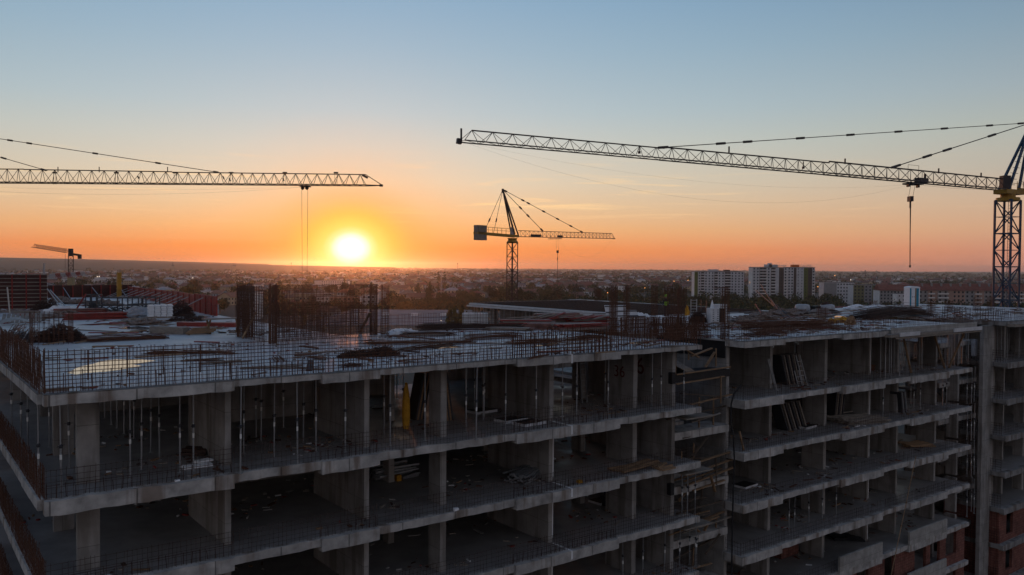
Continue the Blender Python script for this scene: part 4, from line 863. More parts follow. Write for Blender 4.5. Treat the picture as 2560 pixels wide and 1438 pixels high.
# leaning panel racks
def rack(lab, px0, px1, v, k, h, n, lean=.35, m=wood_grey, grp='rows of panels leaning against the walls'):
    e = empty('leaning_panel_row', W(ux(px0, v, FL[k]), v, FL[k]), TH); tag(e, lab, 'panels', grp); L_ = ux(px1, v, FL[k]) - ux(px0, v, FL[k])
    for i in range(n):
        x = L_ * i / n; mb = M(); mb.hexa([(x, -.3, 0), (x + .1, -.3, 0), (x + .1, .5, 0), (x, .5, 0), (x - lean * h, -.3, h), (x + .1 - lean * h, -.3, h), (x + .1 - lean * h, .5, h), (x - lean * h, .5, h)])
        mb.build('leaning_panel', m if i % 2 else steel_dark, e)
rack('dark panel row leaning left, first bay past the stair gap, top storey', 1958, 2005, 2.6, 1, 1.9, 8)
rack('dark panel row leaning left, first bay past the stair gap, one storey down', 1960, 2012, 2.6, 2, 1.8, 8, .5)
rack('upright pale panels against the second column, one storey down', 2075, 2100, 3.0, 2, 2.3, 5, -.15)
rack('upright dark panels between the first and second columns, one storey down', 2000, 2038, 4.0, 2, 2.2, 6, -.25)
rack('thin panels leaning on the slim column far right, one storey down', 2246, 2260, 1.8, 2, 1.5, 4, .2, steel)
rack('dark panels leaning behind the column with the red number', 1530, 1560, 6.0, 1, 2.4, 6, -.1)
rack('timber panels leaning behind the third column from the left', 1105, 1125, 4.5, 1, 2.3, 5, .15, wood)
rack('orange-brown timber panels leaning left of the yellow tarp', 1030, 1052, 5.5, 1, 2.2, 5, -.2, wood)
rack('pale planks leaning two storeys down in the bay before the stair gap', 1520, 1552, 4.0, 3, 1.8, 5, -.2, wood)
def ladder(lab, px, v, k, h, lean, wd=.42, m=steel):
    e = empty('ladder', W(ux(px, v, FL[k]), v, FL[k]), TH); tag(e, lab, 'ladder')
    for x in (0, wd): mb = M(); mb.bar((x, 0, 0), (x - lean, .1, h), .06); mb.build('side_rail', m, e)
    for i in range(1, int(h / .3)): mb = M(); t = i * .3 / h; mb.bar((-lean * t, .1 * t, i * .3), (wd - lean * t, .1 * t, i * .3), .04); mb.build('rung', m, e)
ladder('tall pale ladder leaning on the panel row, top storey', 2008, 1.8, 1, 1.9, .7)
ladder('short pale ladder standing before the tall one, top storey', 1996, 1.5, 1, 1.0, .3)
ladder('narrow pale ladder leaning on the first column right of the gap', 1939, 1.5, 1, 1.9, .7, .12)
ladder('narrow ladder leaning on the small column left of the graffiti wall', 1455, 4.5, 1, 2.4, .1, .35)
for px, k in ((1857, 2),): plank(W(ux(px, .3, FL[3]), .3, FL[2] + .05), W(ux(px - 9, .3, FL[2]), .3, FL[2] + 1.15), .08, .08, wood, 'thin timber propped on the mat', 'right of the stair gap', 'stair', 'timber_board', SG)
# brick stacks, hose, bucket-like small things
for px, py, k, d, lab in [(1955, 1385, 4, (1.9, 1.2, 1.1), 'red brick pallet stack in the first bay right of the gap, low'), (1868, 1400, 4, (.7, .6, .35), 'small red brick stack by the stair gap at the bottom')]:
    inprops('brick_stack', lab, 'bricks', brick, d, px, py, 5)
inprops('orange_helmet', 'small orange lump on the slab edge near the joint', 'helmet', tarp, (.24, .2, .12), 1449, 1207, 2)
inprops('plastic_bag', 'small white bag on the slab edge, middle bay two storeys down', 'bag', foam, (.22, .18, .12), 1139, 1277, 2)
inprops('yellow_bucket', 'small yellow bucket behind the middle column', 'bucket', tarp, (.24, .24, .28), 995, 1202, 2)
inprops('plastic_bag', 'tiny white scrap on the corner slab, top storey', 'bag', foam, (.16, .12, .05), 443, 1203, 1)
inprops('plastic_wrap', 'tall translucent plastic wrap hanging on the far props near the pillar', 'plastic', tarp_grey, (.5, .25, 1.3), 2435, 905, 1, 0, .5)
inprops('brown_scrap', 'brown timber offcut just inside the near corner mat', 'offcut', wood_grey, (.8, .22, .1), 136, 978, 0)
inprops('leaning_offcut', 'dark short beam lying tilted by the near edge mat', 'offcut', rebar_dark, (1.2, .22, .12), 775, 923, 0, 1.1, .05, rot=(0, -.2))
# black drain hose down the stair gap
pts = []; x0 = 1852
prof = [(1853, 962), (1835, 985), (1828, 1010), (1827, 1060), (1833, 1085), (1836, 1150), (1834, 1200), (1831, 1300), (1829, 1438)]
P = [pd(x, y, proj(W(34, .0))[2] - .5) for x, y in prof]; b0 = P[0].copy(); mb = M(); mb.line([p - b0 for p in P], .09, 6); o = mb.build('black_hose', ply_dark); o.location = b0
tag(o, 'black hose running down the left edge of the right block', 'hose')
A = pd(2290, 1140, 46); B = pd(2228, 1438, 44); mb = M(); mb.line([Vector((0, 0, 0)), B - A], .03); o = mb.build('loose_rope', wood); o.location = A; tag(o, 'thin pale rope hanging slanted down the right block front', 'rope')
for k, (x0, x1, y) in enumerate([(1983, 1992, 0), (1937, 1947, 0)]): pass
for i, (px, L_) in enumerate([(1932, .35), (1937, .2), (1990, .2), (1995, .3)]):
    u, v = ux(px, 1.0, -.5), 1.0; mb = M(); mb.bar((0, 0, 0), (0, 0, -L_), .03); mb.box(-.05, .05, -.05, .05, -L_ - .08, -L_); o = mb.build('hanging_anchor', white_plastic); place(o, W(u, v, -.2), TH)
    tag(o, None, 'anchor', 'pale anchors hanging under the slab', auto=('small pale anchor hanging under the slab', '', 'storey'))
# litter ---------------------------------------------------------------
lit = [mat('litter_grey', (.30, .29, .28), .9), wood, rebar_dark, wood_grey, foam, red_form, rebar]
def litter(name, label, n, u0, u1, v0, v1, z, s0=.05, s1=.5, wts=(3, 2, 3, 4, 1, 1, 3)):
    mb = M()
    for i in range(n):
        if i % 9 == 0: cu_, cv_ = random.uniform(u0, u1), random.uniform(v0, v1)
        u, v = min(u1, max(u0, random.gauss(cu_, .7))), min(v1, max(v0, random.gauss(cv_, .5)))
        if z == 0 and u < 6 and 3.5 < v < 8.5: continue
        P = W(u, v, z); a = random.uniform(0, 6.28); L_ = random.uniform(s0, s1) * (2 if random.random() < .15 else 1); mb.cur = random.choices(range(7), wts)[0]
        d = Vector((math.cos(a), math.sin(a), random.uniform(0, .15))) * L_ / 2; mb.bar(P - d + Vector((0, 0, .03)), P + d + Vector((0, 0, .03)), random.uniform(.03, .16), random.uniform(.02, .06))
    tag(mb.build(name, lit), label, 'litter', kind='stuff')
litter('roof_litter', 'scatter of small offcuts over the near roof slab', 420, .6, 30, .6, 15, 0, .03, .2, (3, 2, 1, 3, 2, 1, 2))
litter('roof_litter', 'scatter of scraps over the left wing roof', 420, .6, 16.5, 16, 60, 0, .1, .8)
litter('roof_litter', 'scatter of scraps over the right roof slab', 900, 34.5, 60, .8, 16, 0, .08, .9)
litter('roof_litter', 'scatter of scraps over the farthest roof slab', 500, 61, 92, 1, 18, 0, .1, 1.2)
for k in range(1, 6):
    litter('floor_litter', 'small rubble on the open floors, left block, storey %s' % ORDW[k], 260, .4, 30, .5, 11, FL[k], .03, .35)
    litter('floor_litter', 'small rubble on the open floors, right block, storey %s' % ORDW[k], 260, 34.2, 60, .5, 9, FL[k], .03, .45)
# ================================================================== CRANES
def truss(mb, P, Q, w, h0, h1, n, chord=.11, lace=.06, cross=True, endpost=True, full=True):
    P = Vector(P); Q = Vector(Q); d = (Q - P).normalized(); s = Vector((-d.y, d.x, 0)).normalized(); up = s.cross(d) * -1
    if up.z < 0: up = -up
    B = lambda t, sd: P.lerp(Q, t) + s * (sd * w / 2); T = lambda t: P.lerp(Q, t) + up * (h0 + (h1 - h0) * t)
    for sd in (-1, 1): mb.bar(B(0, sd), B(1, sd), chord, chord)
    mb.bar(T(0), T(1 if full else 1 - .5 / n), chord * 1.1)
    for i in range(n):
        a, b, c = i / n, (i + 1) / n, (i + .5) / n
        for sd in (-1, 1): mb.bar(B(a, sd), T(c), lace); mb.bar(T(c), B(b, sd), lace)
        if cross: mb.bar(B(a, -1), B(b, 1) if i % 2 else B(b, 1), lace * .8); mb.bar(B(b, -1), B(b, 1), lace * .8)
def mast(mb, x, y, z0, z1, w, rot, sec=3.0, leg=.16, lace=.08, ladder=True):
    c = [Vector((x + w / 2 * (math.cos(rot) * i - math.sin(rot) * j), y + w / 2 * (math.sin(rot) * i + math.cos(rot) * j), 0)) for i, j in ((-1, -1), (1, -1), (1, 1), (-1, 1))]
    for p in c: mb.bar(p + Vector((0, 0, z0)), p + Vector((0, 0, z1)), leg, n=4)
    z = z1; k = 0
    while z > z0 + .5:
        zl = max(z0, z - sec)
        for i in range(4):
            a, b = c[i], c[(i + 1) % 4]; Z = lambda q: Vector((0, 0, q))
            mb.bar(a + Z(z), b + Z(z), lace * 1.3); zm = (z + zl) / 2
            if (k + i) % 2: mb.bar(a + Z(z), b + Z(zm), lace); mb.bar(b + Z(zm), a + Z(zl), lace)
            else: mb.bar(b + Z(z), a + Z(zm), lace); mb.bar(a + Z(zm), b + Z(zl), lace)
            mb.bar(a + Z(zm), b + Z(zm), lace * .6)
        z = zl; k += 1
    if ladder:
        cx = (c[0] + c[1] + c[2] + c[3]) / 4 + Vector((.25, 0, 0))
        for dx in (-.18, .18): mb.bar(cx + Vector((dx, 0, z0)), cx + Vector((dx, 0, z1)), .04)
        zz_ = z0
        while zz_ < z1: mb.bar(cx + Vector((-.18, 0, zz_)), cx + Vector((.18, 0, zz_)), .025); zz_ += .35
def tie(mb, A, B, r, links, lr=3.2, ll=.9):
    A = Vector(A); B = Vector(B); d = (B - A).normalized(); mb.bar(A, B, r)
    for t in links: c = A.lerp(B, t); mb.bar(c - d * ll / 2, c + d * ll / 2, r * lr, r * lr)
def sag(mb, A, B, drop, r, n=16):
    A = Vector(A); B = Vector(B); mb.line([A.lerp(B, i / n) - Vector((0, 0, drop * 4 * (i / n) * (1 - i / n))) for i in range(n + 1)], r, 3)
def rel(mb, name, m, e):                                     # a part given in world coordinates
    o = mb.build(name, m, e); o.location = -e.location; return o
# --- blue crane, right ---
ZJ = 13.45; root = pl(2503, 474, ZJ); tip = pl(1153, 353, ZJ); mx = root + (root - tip).normalized() * 1.4
base = Vector((mx.x, mx.y, G)); e = empty('tower_crane', base); tag(e, 'blue lattice tower crane at the right, long jib reaching to the picture centre', 'tower crane')
jd = (tip - root).normalized(); rot = math.atan2(jd.y, jd.x)
mb = M(); mast(mb, mx.x, mx.y, G, ZJ - 1.2, 1.9, .52, 3.9, .2, .1); rel(mb, 'mast', blue, e)
mb = M(); mb.bar(mx + Vector((0, 0, -1.3)), mx + Vector((0, 0, -.9)), 2.5, 2.5, n=12); mb.bar(mx + Vector((0, 0, -.9)), mx + Vector((0, 0, -.35)), 1.6, n=12); mb.bar(mx + jd * 1.6 + Vector((0, 0, -.25)), mx - jd * 2 + Vector((0, 0, -.25)), 1.6, .5); rel(mb, 'slewing_unit', yellow, e)
mb = M(); m1 = root.lerp(tip, .42); m2 = root.lerp(tip, .72)
truss(mb, root, m1, 1.35, 1.25, 1.25, 15, .12, .055); rel(mb, 'jib', crane_dark, e)
mb = M(); truss(mb, m1, m2, 1.3, 1.12, 1.05, 12, .10, .045); rel(mb, 'jib', crane_dark, e)
mb = M(); truss(mb, m2, tip, 1.2, .95, .88, 11, .085, .036, full=False); mb.bar(tip, tip + Vector((0, 0, .95)), .14); mb.bar(tip - Vector((0, 0, .05)), tip + jd * .35, .3, .4); rel(mb, 'jib', crane_dark, e)
ap = pd(2578, 307, mx.y + .5); mb = M(); side = Vector((-jd.y, jd.x, 0))
for s_ in (-.6, .6):
    mb.bar(mx + jd * .9 + side * s_, ap, .24); mb.bar(mx - jd * 1.1 + side * s_, ap, .24)
for i in range(1, 12):
    t = i / 12; mb.bar((mx + jd * .9).lerp(ap, t), (mx - jd * 1.1).lerp(ap, t), .05)
mb.bar(ap - Vector((0, 0, .3)), ap + Vector((0, 0, .3)), .5); rel(mb, 'tower_head', blue, e)
def jibpt(px, h):                                            # point above the jib axis at photo column px
    lo, hi = 0., 1.
    for _ in range(40):
        m = (lo + hi) / 2
        if proj(root.lerp(tip, m))[0] > px: lo = m
        else: hi = m
    return root.lerp(tip, lo) + Vector((0, 0, h))
mb = M(); A = jibpt(1650, .98)
def tl(A, B, pxs):
    r_ = []
    for p in pxs:
        lo, hi = 0., 1.
        for _ in range(30):
            m = (lo + hi) / 2
            if proj(A.lerp(B, m))[0] < p: lo = m
            else: hi = m
        r_.append(lo)
    return r_
tie(mb, A, ap, .07, tl(A, ap, [1658, 1802, 1869, 2001, 2126, 2246, 2361, 2474, 2552]), 3, 1.0); rel(mb, 'tie_bar', crane_dark, e)
mb = M(); A = jibpt(2228, 1.25); tie(mb, A, ap, .09, tl(A, ap, [2240, 2318, 2368, 2480]), 2.6, 1.3); rel(mb, 'tie_bar', crane_dark, e)
mb = M(); cj = mx - jd * 15
mb.bar(mx - jd * 1.0 + side * .6, cj + side * .6, .25, .5); mb.bar(mx - jd * 1.0 - side * .6, cj - side * .6, .25, .5); mb.bar(mx - jd * 1, cj, 1.2, .06)
for s_ in (-.7, .7):
    mb.bar(mx - jd + side * s_ + Vector((0, 0, 1)), cj + side * s_ + Vector((0, 0, 1)), .05)
    for i in range(12): q = mx.lerp(cj, i / 12 + .04) + side * s_; mb.bar(q, q + Vector((0, 0, 1)), .05)
rel(mb, 'counter_jib', yellow, e)
mb = M(); mb.bar(cj + jd * 1.4 - Vector((0, 0, .9)), cj - jd * .6 - Vector((0, 0, .9)), 1.3, 2.6); rel(mb, 'counterweight', cw, e)
mb = M(); tie(mb, cj + jd * 2, ap, .08, [.5]); rel(mb, 'tie_bar', crane_dark, e)
mb = M(); bc = mx - jd * 2.9 - side * .9 * (1 if (side.y > 0) else -1); fr = Vector((0, -1, 0))
bx = Vector((1, 0, 0)); A = mx + Vector((1.25, -1.0, .35)); mb.box(A.x, A.x + 3.2, A.y - .04, A.y + .04, A.z, A.z + 1.15); o = rel(mb, 'name_board', white_form, e)
mb = M(); q = A + Vector((.25, -.06, .65)); mb.bar(q, q + Vector((.55, 0, .32)), .05, .14); mb.bar(q + Vector((.55, 0, .32)), q + Vector((1.15, 0, 0)), .05, .14); o2 = rel(mb, 'chevron_mark', red_paint, e)
mb = M(); q = mx + jd * 1.0 + side * .2 + Vector((0, 0, .1)); mb.bar(q, q + Vector((0, 0, 1.5)), .8, .9); rel(mb, 'operator_cab', crane_dark, e)
tr = jibpt(2283, -.25); mb = M(); mb.bar(tr + jd * .9, tr - jd * .9, 1.3, .16)
for s_ in (-.8, .8): mb.bar(tr + jd * s_, tr + jd * s_ + Vector((0, 0, -.35)), .5, .2)
mb.bar(tr - jd * 2.2 + Vector((0, 0, .45)), tr - jd * .6 + Vector((0, 0, .45)), .6, .5); mb.bar(tr - jd * 2.0 + Vector((0, 0, .5)), tr - jd * 2.0 + Vector((0, 0, 1.2)), .18)
for a in (-.9, .9): mb.bar(tr + jd * a + Vector((0, 0, .2)), tr + jd * a + Vector((0, 0, 2)), .03)
mb.bar(tr + jd * .9 + Vector((0, 0, 2)), tr - jd * .9 + Vector((0, 0, 2)), .03); rel(mb, 'trolley', crane_dark, e)
kz = proj(tr)[2]; hb = pd(2276, 497, kz); mb = M()
for s_ in (-.35, .35): mb.bar(tr + jd * s_, hb + jd * s_, .028)
sag(mb, root, tr, .2, .02); sag(mb, tr, tip, 1.6, .008); sag(mb, tr, tip, 3.2, .010); rel(mb, 'hoist_rope', rope, e)
mb = M(); mb.bar(hb + Vector((0, 0, .25)), hb - Vector((0, 0, .3)), .75, .35); mb.bar(hb - Vector((0, 0, .3)), hb - Vector((0, 0, 1.0)), .14)
ce = pd(2275, 663, kz); mb.bar(hb - Vector((0, 0, 1)), ce, .07); mb.bar(ce, ce - Vector((0, 0, .25)), .15); mb.bar(hb - Vector((0, 0, 1)) + Vector((.04, 0, 0)), hb.lerp(ce, .5), .07); rel(mb, 'hook_block', crane_dark, e)
mb = M()
for px in (1598, 2008): q = jibpt(px, 1.0); mb.bar(q, q - Vector((0, 0, .55)), .08); mb.bar(q - Vector((0, 0, .5)), q - Vector((0, 0, .7)), .2)
for px in (1822, 2112, 2346, 2452): q = jibpt(px, 1.15); mb.bar(q, q + Vector((0, 0, .55)), .12)
rel(mb, 'jib_fitting', crane_dark, e)
# --- ochre crane, left (mast outside the frame) ---
DJ = 77.0; tip = pd(957, 464, DJ); root = pd(-330, 455, DJ); jd = (tip - root).normalized(); mx = root - jd * 1.4
e = empty('tower_crane', Vector((mx.x, mx.y, G))); tag(e, 'crane jib entering from the left edge over the low sun, level ochre lattice', 'tower crane')
mb = M(); mast(mb, mx.x, mx.y, G, root.z - 1, 1.9, .4, 3.0, .18, .09, False); rel(mb, 'mast', crane_brown, e)
mb = M(); mb.bar(mx - Vector((0, 0, 1)), mx - Vector((0, 0, .2)), 2.2, 2.2, n=12); rel(mb, 'slewing_unit', yellow, e)
mb = M(); a = pd(60, 457, DJ); b_ = pd(430, 460, DJ); truss(mb, root, a, 1.2, 1.25, 1.25, 14, .08, .036); rel(mb, 'jib', crane_brown, e)
mb = M(); truss(mb, a, b_, 1.2, 1.22, 1.12, 12, .08, .036); rel(mb, 'jib', crane_brown, e)
mb = M(); t2_ = tip - jd * 1.6; truss(mb, b_, t2_, 1.15, 1.08, 1.0, 18, .075, .034); mb.bar(t2_ + Vector((0, 0, 1.0)), tip, .07)
for s_ in (-.55, .55): mb.bar(t2_ + Vector((0, s_, 0)), tip, .08)
mb.bar(tip - jd * .3, tip, .2); mb.bar(t2_ - jd * .3 + Vector((0, 0, .95)), t2_ + jd * .2 + Vector((0, 0, .7)), .2); rel(mb, 'jib', crane_brown, e)
mb = M()
for px in (145, 248, 419): q = pd(px, 431, DJ); mb.bar(q, q + Vector((0, 0, .5)), .06)
for px in (137, 291, 438, 578, 712, 840):
    q = pd(px, 432, DJ); mb.bar(q - Vector((.2, 0, 0)), q + Vector((.2, 0, 0)), .13)
    for s_ in (-.1, .1): mb.bar(q + Vector((s_, 0, 0)), q + Vector((s_, 0, -1.1)), .03)
for px, py in ((557, 441), (344, 440), (573, 446), (707, 446)): q = pd(px, py, DJ); mb.bar(q, q + Vector((.12, 0, -.25)), .1)
rel(mb, 'jib_fitting', crane_brown, e)
ap = pd(-340, 295, DJ); mb = M()
for s_ in (-.6, .6): mb.bar(mx + jd * .8 + Vector((0, s_, 0)), ap, .2); mb.bar(mx - jd * .8 + Vector((0, s_, 0)), ap, .2)
rel(mb, 'tower_head', crane_brown, e)
mb = M(); A = pd(558, 433, DJ); tie(mb, A, ap, .06, tl(ap, A, [])or [.02] + [1 - v for v in tl(ap, A, [395, 238, 73, 25])], 2.6, .45); rel(mb, 'tie_bar', crane_brown, e)
mb = M(); A = pd(118, 427, DJ); tie(mb, A, ap, .06, [.02] + [1 - v for v in tl(ap, A, [9])], 2.6, .45); rel(mb, 'tie_bar', crane_brown, e)
mb = M(); cj = mx - jd * 14; mb.bar(mx, cj, 1.2, .35); rel(mb, 'counter_jib', yellow, e)
mb = M(); mb.bar(cj + jd * 1.5 - Vector((0, 0, 1)), cj - Vector((0, 0, 1)), 1.2, 2.4); rel(mb, 'counterweight', cw, e)
tr = pd(762, 468, DJ); mb = M(); mb.bar(tr - jd * .45 + Vector((0, 0, .08)), tr + jd * .45 + Vector((0, 0, .08)), 1.2, .08)
for s_ in (-.2, .2): mb.lathe(tr.x + s_, tr.y, [(.05, tr.z - .25), (.17, tr.z - .15), (.17, tr.z - .02), (.05, tr.z + .05)], 8)
rel(mb, 'trolley', crane_brown, e)
mb = M(); hb = tr + Vector((0, 0, -11.8)); mb.bar(tr + Vector((-.28, 0, 0)), hb + Vector((-.2, 0, 0)), .026); mb.bar(tr + Vector((.28, 0, 0)), hb + Vector((.2, 0, 0)), .026)
sag(mb, root, tr, .9, .012, 20); sag(mb, root, tr, .45, .009, 20); rel(mb, 'hoist_rope', rope, e)
mb = M(); mb.bar(hb, hb - Vector((0, 0, .6)), .6, .3); mb.bar(hb - Vector((0, 0, .6)), hb - Vector((0, 0, 1)), .12); rel(mb, 'hook_block', yellow, e)
# --- yellow crane in the middle ---
m0 = pd(1281, 606, 182); root = pd(1296, 592, 183.5); tip = pd(1537, 597, 215); jd = (tip - root).normalized(); jh = Vector((jd.x, jd.y, 0)).normalized(); side = Vector((-jh.y, jh.x, 0))
e = empty('tower_crane', Vector((m0.x, m0.y, G))); tag(e, 'yellow tower crane in the middle distance, short counter jib and grey weight block', 'tower crane')
mb = M(); mast(mb, m0.x, m0.y, G, m0.z, 1.65, math.pi / 4 + .05, 3.2, .2, .1, False); mb.bar((m0.x, m0.y, G), (m0.x, m0.y, m0.z), .35); rel(mb, 'mast', crane_dark, e)
mb = M(); mb.lathe(m0.x, m0.y, [(1.0, m0.z - .2), (1.25, m0.z + .1), (.9, m0.z + .5), (1.1, m0.z + .9)], 12); rel(mb, 'slewing_unit', yellow, e)
mb = M(); truss(mb, root, tip - jh * 1.5, 1.3, 1.35, 1.3, 24, .12, .055); mb.bar(tip - jh * 1.5 + Vector((0, 0, 1.3)), tip, .08)
mb.bar(tip - jh * 1.6, tip, .3, .2); mb.bar(root.lerp(tip, .12) + Vector((0, 0, .35)), root.lerp(tip, .2) + Vector((0, 0, .35)), .6, .5); rel(mb, 'jib', crane_brown, e)
cr_ = m0 + Vector((0, 0, 1.6)); ce_ = cr_ - jh * 12.2
mb = M()
for s_ in (-.55, .55): mb.bar(cr_ + jh * 1.3 + side * s_ - Vector((0, 0, .25)), ce_ + side * s_, .2, .55)
for s_ in (-.65, .65):
    mb.bar(cr_ + side * s_ + Vector((0, 0, 1.3)), ce_ + side * s_ + Vector((0, 0, 1.4)), .05); mb.bar(cr_ + side * s_ + Vector((0, 0, .8)), ce_ + side * s_ + Vector((0, 0, .8)), .04)
    for i in range(9): q = cr_.lerp(ce_, i / 8.2) + side * s_; mb.bar(q, q + Vector((0, 0, 1.35)), .05)
mb.bar(cr_ + jh * 1.2, ce_, 1.1, .1); rel(mb, 'counter_jib', yellow, e)
mb = M(); q = ce_ + jh * 1.3; mb.bar(q - jh * 1.2 + Vector((0, 0, .1)), q + jh * 1.5 + Vector((0, 0, .1)), 1.3, 3.1)
rel(mb, 'counterweight', cw, e)
ap = pd(1257, 474, 180.5); mb = M()
for s_ in (-.55, .55): mb.bar(m0 + jh * 1.6 + side * s_ + Vector((0, 0, 1.2)), ap, .24); mb.bar(m0 + jh * .2 + side * s_ * .9 + Vector((0, 0, 1.8)), ap, .22)
for i in range(1, 8): t = i / 12; mb.bar((m0 + jh * 1.6 + Vector((0, 0, 1.2))).lerp(ap, t), (m0 + jh * .2 + Vector((0, 0, 1.8))).lerp(ap, t), .06)
mb.bar(ap - Vector((0, 0, .7)), ap + Vector((0, 0, .15)), .5); rel(mb, 'tower_head', crane_dark, e)
mb = M(); q = pd(1280, 579, 182.5); mb.bar(q + Vector((0, 0, -.9)), q + Vector((0, 0, .9)), .9, .8); rel(mb, 'operator_cab', tarp_grey, e)
def jf(t, h): return root.lerp(tip, t) + Vector((0, 0, h))
def jt(px):
    lo, hi = 0., 1.
    for _ in range(30):
        m = (lo + hi) / 2
        if proj(root.lerp(tip, m))[0] < px: lo = m
        else: hi = m
    return lo
mb = M(); A = jf(jt(1357), 1.4); tie(mb, A, ap, .09, [.03] + [1 - v for v in tl(ap, A, [1301, 1320])], 3, .9); rel(mb, 'tie_bar', crane_dark, e)
mb = M(); A = jf(jt(1457), 1.35); tie(mb, A, ap, .09, [.02] + [1 - v for v in tl(ap, A, [1264, 1307, 1321, 1359, 1394, 1427])], 3, .9); rel(mb, 'tie_bar', crane_dark, e)
for t, s_ in ((.42, .5), (.72, -.5)):
    mb = M(); A = ce_.lerp(cr_, .25 if s_ > 0 else .42) + side * s_; tie(mb, A, ap, .07, [.3], 3, .9); rel(mb, 'tie_bar', crane_dark, e)
tr = jf(jt(1393), -.25); mb = M(); mb.bar(tr - jh * 2.8 - Vector((0, 0, .15)), tr + jh * 1.0, 1.2, .15); mb.bar(tr + jh * .4 + Vector((0, 0, .5)), tr + jh * 1.8 + Vector((0, 0, .5)), .6, .6); mb.bar(tr - jh * 2.6, tr - jh * 2.6 + Vector((0, 0, .8)), .05); rel(mb, 'trolley', crane_dark, e)
kz = proj(tr)[2]; hb = pd(1394, 629, kz); mb = M()
for s_ in (-.22, .22): mb.bar(tr + Vector((s_, 0, 0)), hb + Vector((s_, 0, 0)), .03)
sag(mb, tr, tip - jh * .8, 4.6, .02); rel(mb, 'hoist_rope', rope, e)
mb = M(); mb.bar(hb + Vector((0, 0, .25)), hb - Vector((0, 0, .35)), .5); ce = pd(1394, 742, kz); mb.bar(hb, ce, .09); mb.bar(hb - Vector((0, 0, 1.4)), hb - Vector((0, 0, 2.0)), .2); rel(mb, 'hook_block', crane_dark, e)
# --- small flat-top crane far left ---
m0 = pd(177, 640, 240); root = pd(168, 634, 238); tip = pl(86, 621, root.z); jd = (tip - root).normalized(); jh = jd
e = empty('tower_crane', Vector((m0.x, m0.y, G))); tag(e, 'small flat-top crane far left above the hazy hills', 'tower crane')
mb = M(); mast(mb, m0.x, m0.y, G, m0.z, 1.25, .5, 2.8, .16, .09, False); rel(mb, 'mast', crane_dark, e)
mb = M(); mb.bar(m0 - Vector((0, 0, .1)), m0 + Vector((0, 0, 1.2)), 1.5, n=8); mb.bar(m0 + Vector((0, 0, 1.2)), m0 + Vector((0, 0, 2.1)), 1.0); rel(mb, 'slewing_unit', crane_dark, e)
mb = M(); truss(mb, root + Vector((0, 0, .2)), tip + Vector((0, 0, .2)), 1.0, 1.2, .6, 24, .08, .035); rel(mb, 'jib', crane_dark, e)
ce_ = pd(200, 641, 243); mb = M(); mb.bar(m0 + Vector((0, 0, .6)), ce_ + Vector((0, 0, .3)), 1.0, .5); rel(mb, 'counter_jib', crane_dark, e)
mb = M(); mb.bar(ce_ + Vector((-.5, 0, -.1)), ce_ + Vector((.3, 0, -.1)), .8, 1.3); rel(mb, 'counterweight', crane_dark, e)
q = pd(163, 635, 237); mb = M(); mb.bar(q, pd(163, 672, 237), .06); rel(mb, 'hoist_rope', rope, e)
# --- red and white jib low behind the shutter wall ---
m0 = pd(178, 692, 215); e = empty('tower_crane', Vector((m0.x, m0.y, G))); tag(e, 'low crane with a red and white lattice jib, behind the back shutter', 'tower crane')
mb = M(); mb.bar((m0.x, m0.y, G), m0, 1.3, 1.3); rel(mb, 'mast', mat('pale_ochre', (.36, .29, .17), .7), e)
A = pd(212, 690, 215); Bp = pd(124, 697, 200); nseg = 7; prv = A
for i in range(nseg):
    P_, Q_ = A.lerp(Bp, i / nseg), A.lerp(Bp, (i + 1) / nseg); mb = M(); truss(mb, P_, Q_, 1.0, 1.1, 1.1, 3, .16, .1); rel(mb, 'jib', red_paint if i % 2 else white_paint, e)
e = empty('crane_tower_head', Vector(pd(110, 700, 210))); P_ = e.location.copy(); tag(e, 'white narrow A-frame with dark tip rising above the tall shutter wall', 'frame')
mb = M(); ap = pd(110, 661, 210)
for s_ in (-.9, .9): mb.bar(P_ + Vector((s_, 0, -8)), ap, .22)
for i in range(3): t = .2 + i * .22; mb.bar((P_ + Vector((-.9, 0, 0))).lerp(ap, t), (P_ + Vector((.9, 0, 0))).lerp(ap, t), .1)
mb.bar(ap, ap + Vector((0, 0, .3)), .3); rel(mb, 'frame', white_paint, e)
# ================================================================== GROUND, HILLS
gm = mat('ground_soil', (.05, .048, .038), .95, .45, .006, 0, detail=8)
mb = M(); Rg = 16000; mb.v = [(0, 0, G)] + [(Rg * math.cos(i * 2 * math.pi / 64), Rg * math.sin(i * 2 * math.pi / 64), G) for i in range(64)]
mb.f = [(0, i + 1, (i + 1) % 64 + 1) for i in range(64)]; mb.mi = [0] * 64
tag(mb.build('ground', gm), kind='structure')
hm = mat('wooded_hill', (.035, .045, .03), .95, .4, .004)
def ridge(x0, x1, dep, prof, name):
    mb = M(); n = 60; pts = []
    for i in range(n + 1):
        px = x0 + (x1 - x0) * i / n; t = i / n; h = prof(px) + random.uniform(-.35, .35)
        P = pd(px, h, dep); pts.append(P)
    for a, b in zip(pts, pts[1:]):
        a2, b2 = a + Vector((0, 1500, 0)), b + Vector((0, 1500, 0)); a3, b3 = Vector((a.x * .86, a.y - 1500, G)), Vector((b.x * .86, b.y - 1500, G))
        mb.quad(a3, b3, b, a); mb.quad(a, b, b2, a2); mb.quad(a2, b2, Vector((b2.x, b2.y + 900, G)), Vector((a2.x, a2.y + 900, G)))
    tag(mb.build(name, hm), kind='structure')
ridge(-900, 520, 6200, lambda x: 640.5 + max(0, (x + 200)) ** 1.12 * .0112 * (1 if x < 700 else 1), 'hills')
ridge(-900, 900, 5200, lambda x: 652 + max(0, x - 80) * .0205, 'hills')
fm = mat('field_stubble', (.12, .10, .06), .95, .2, .02)
mb = M()
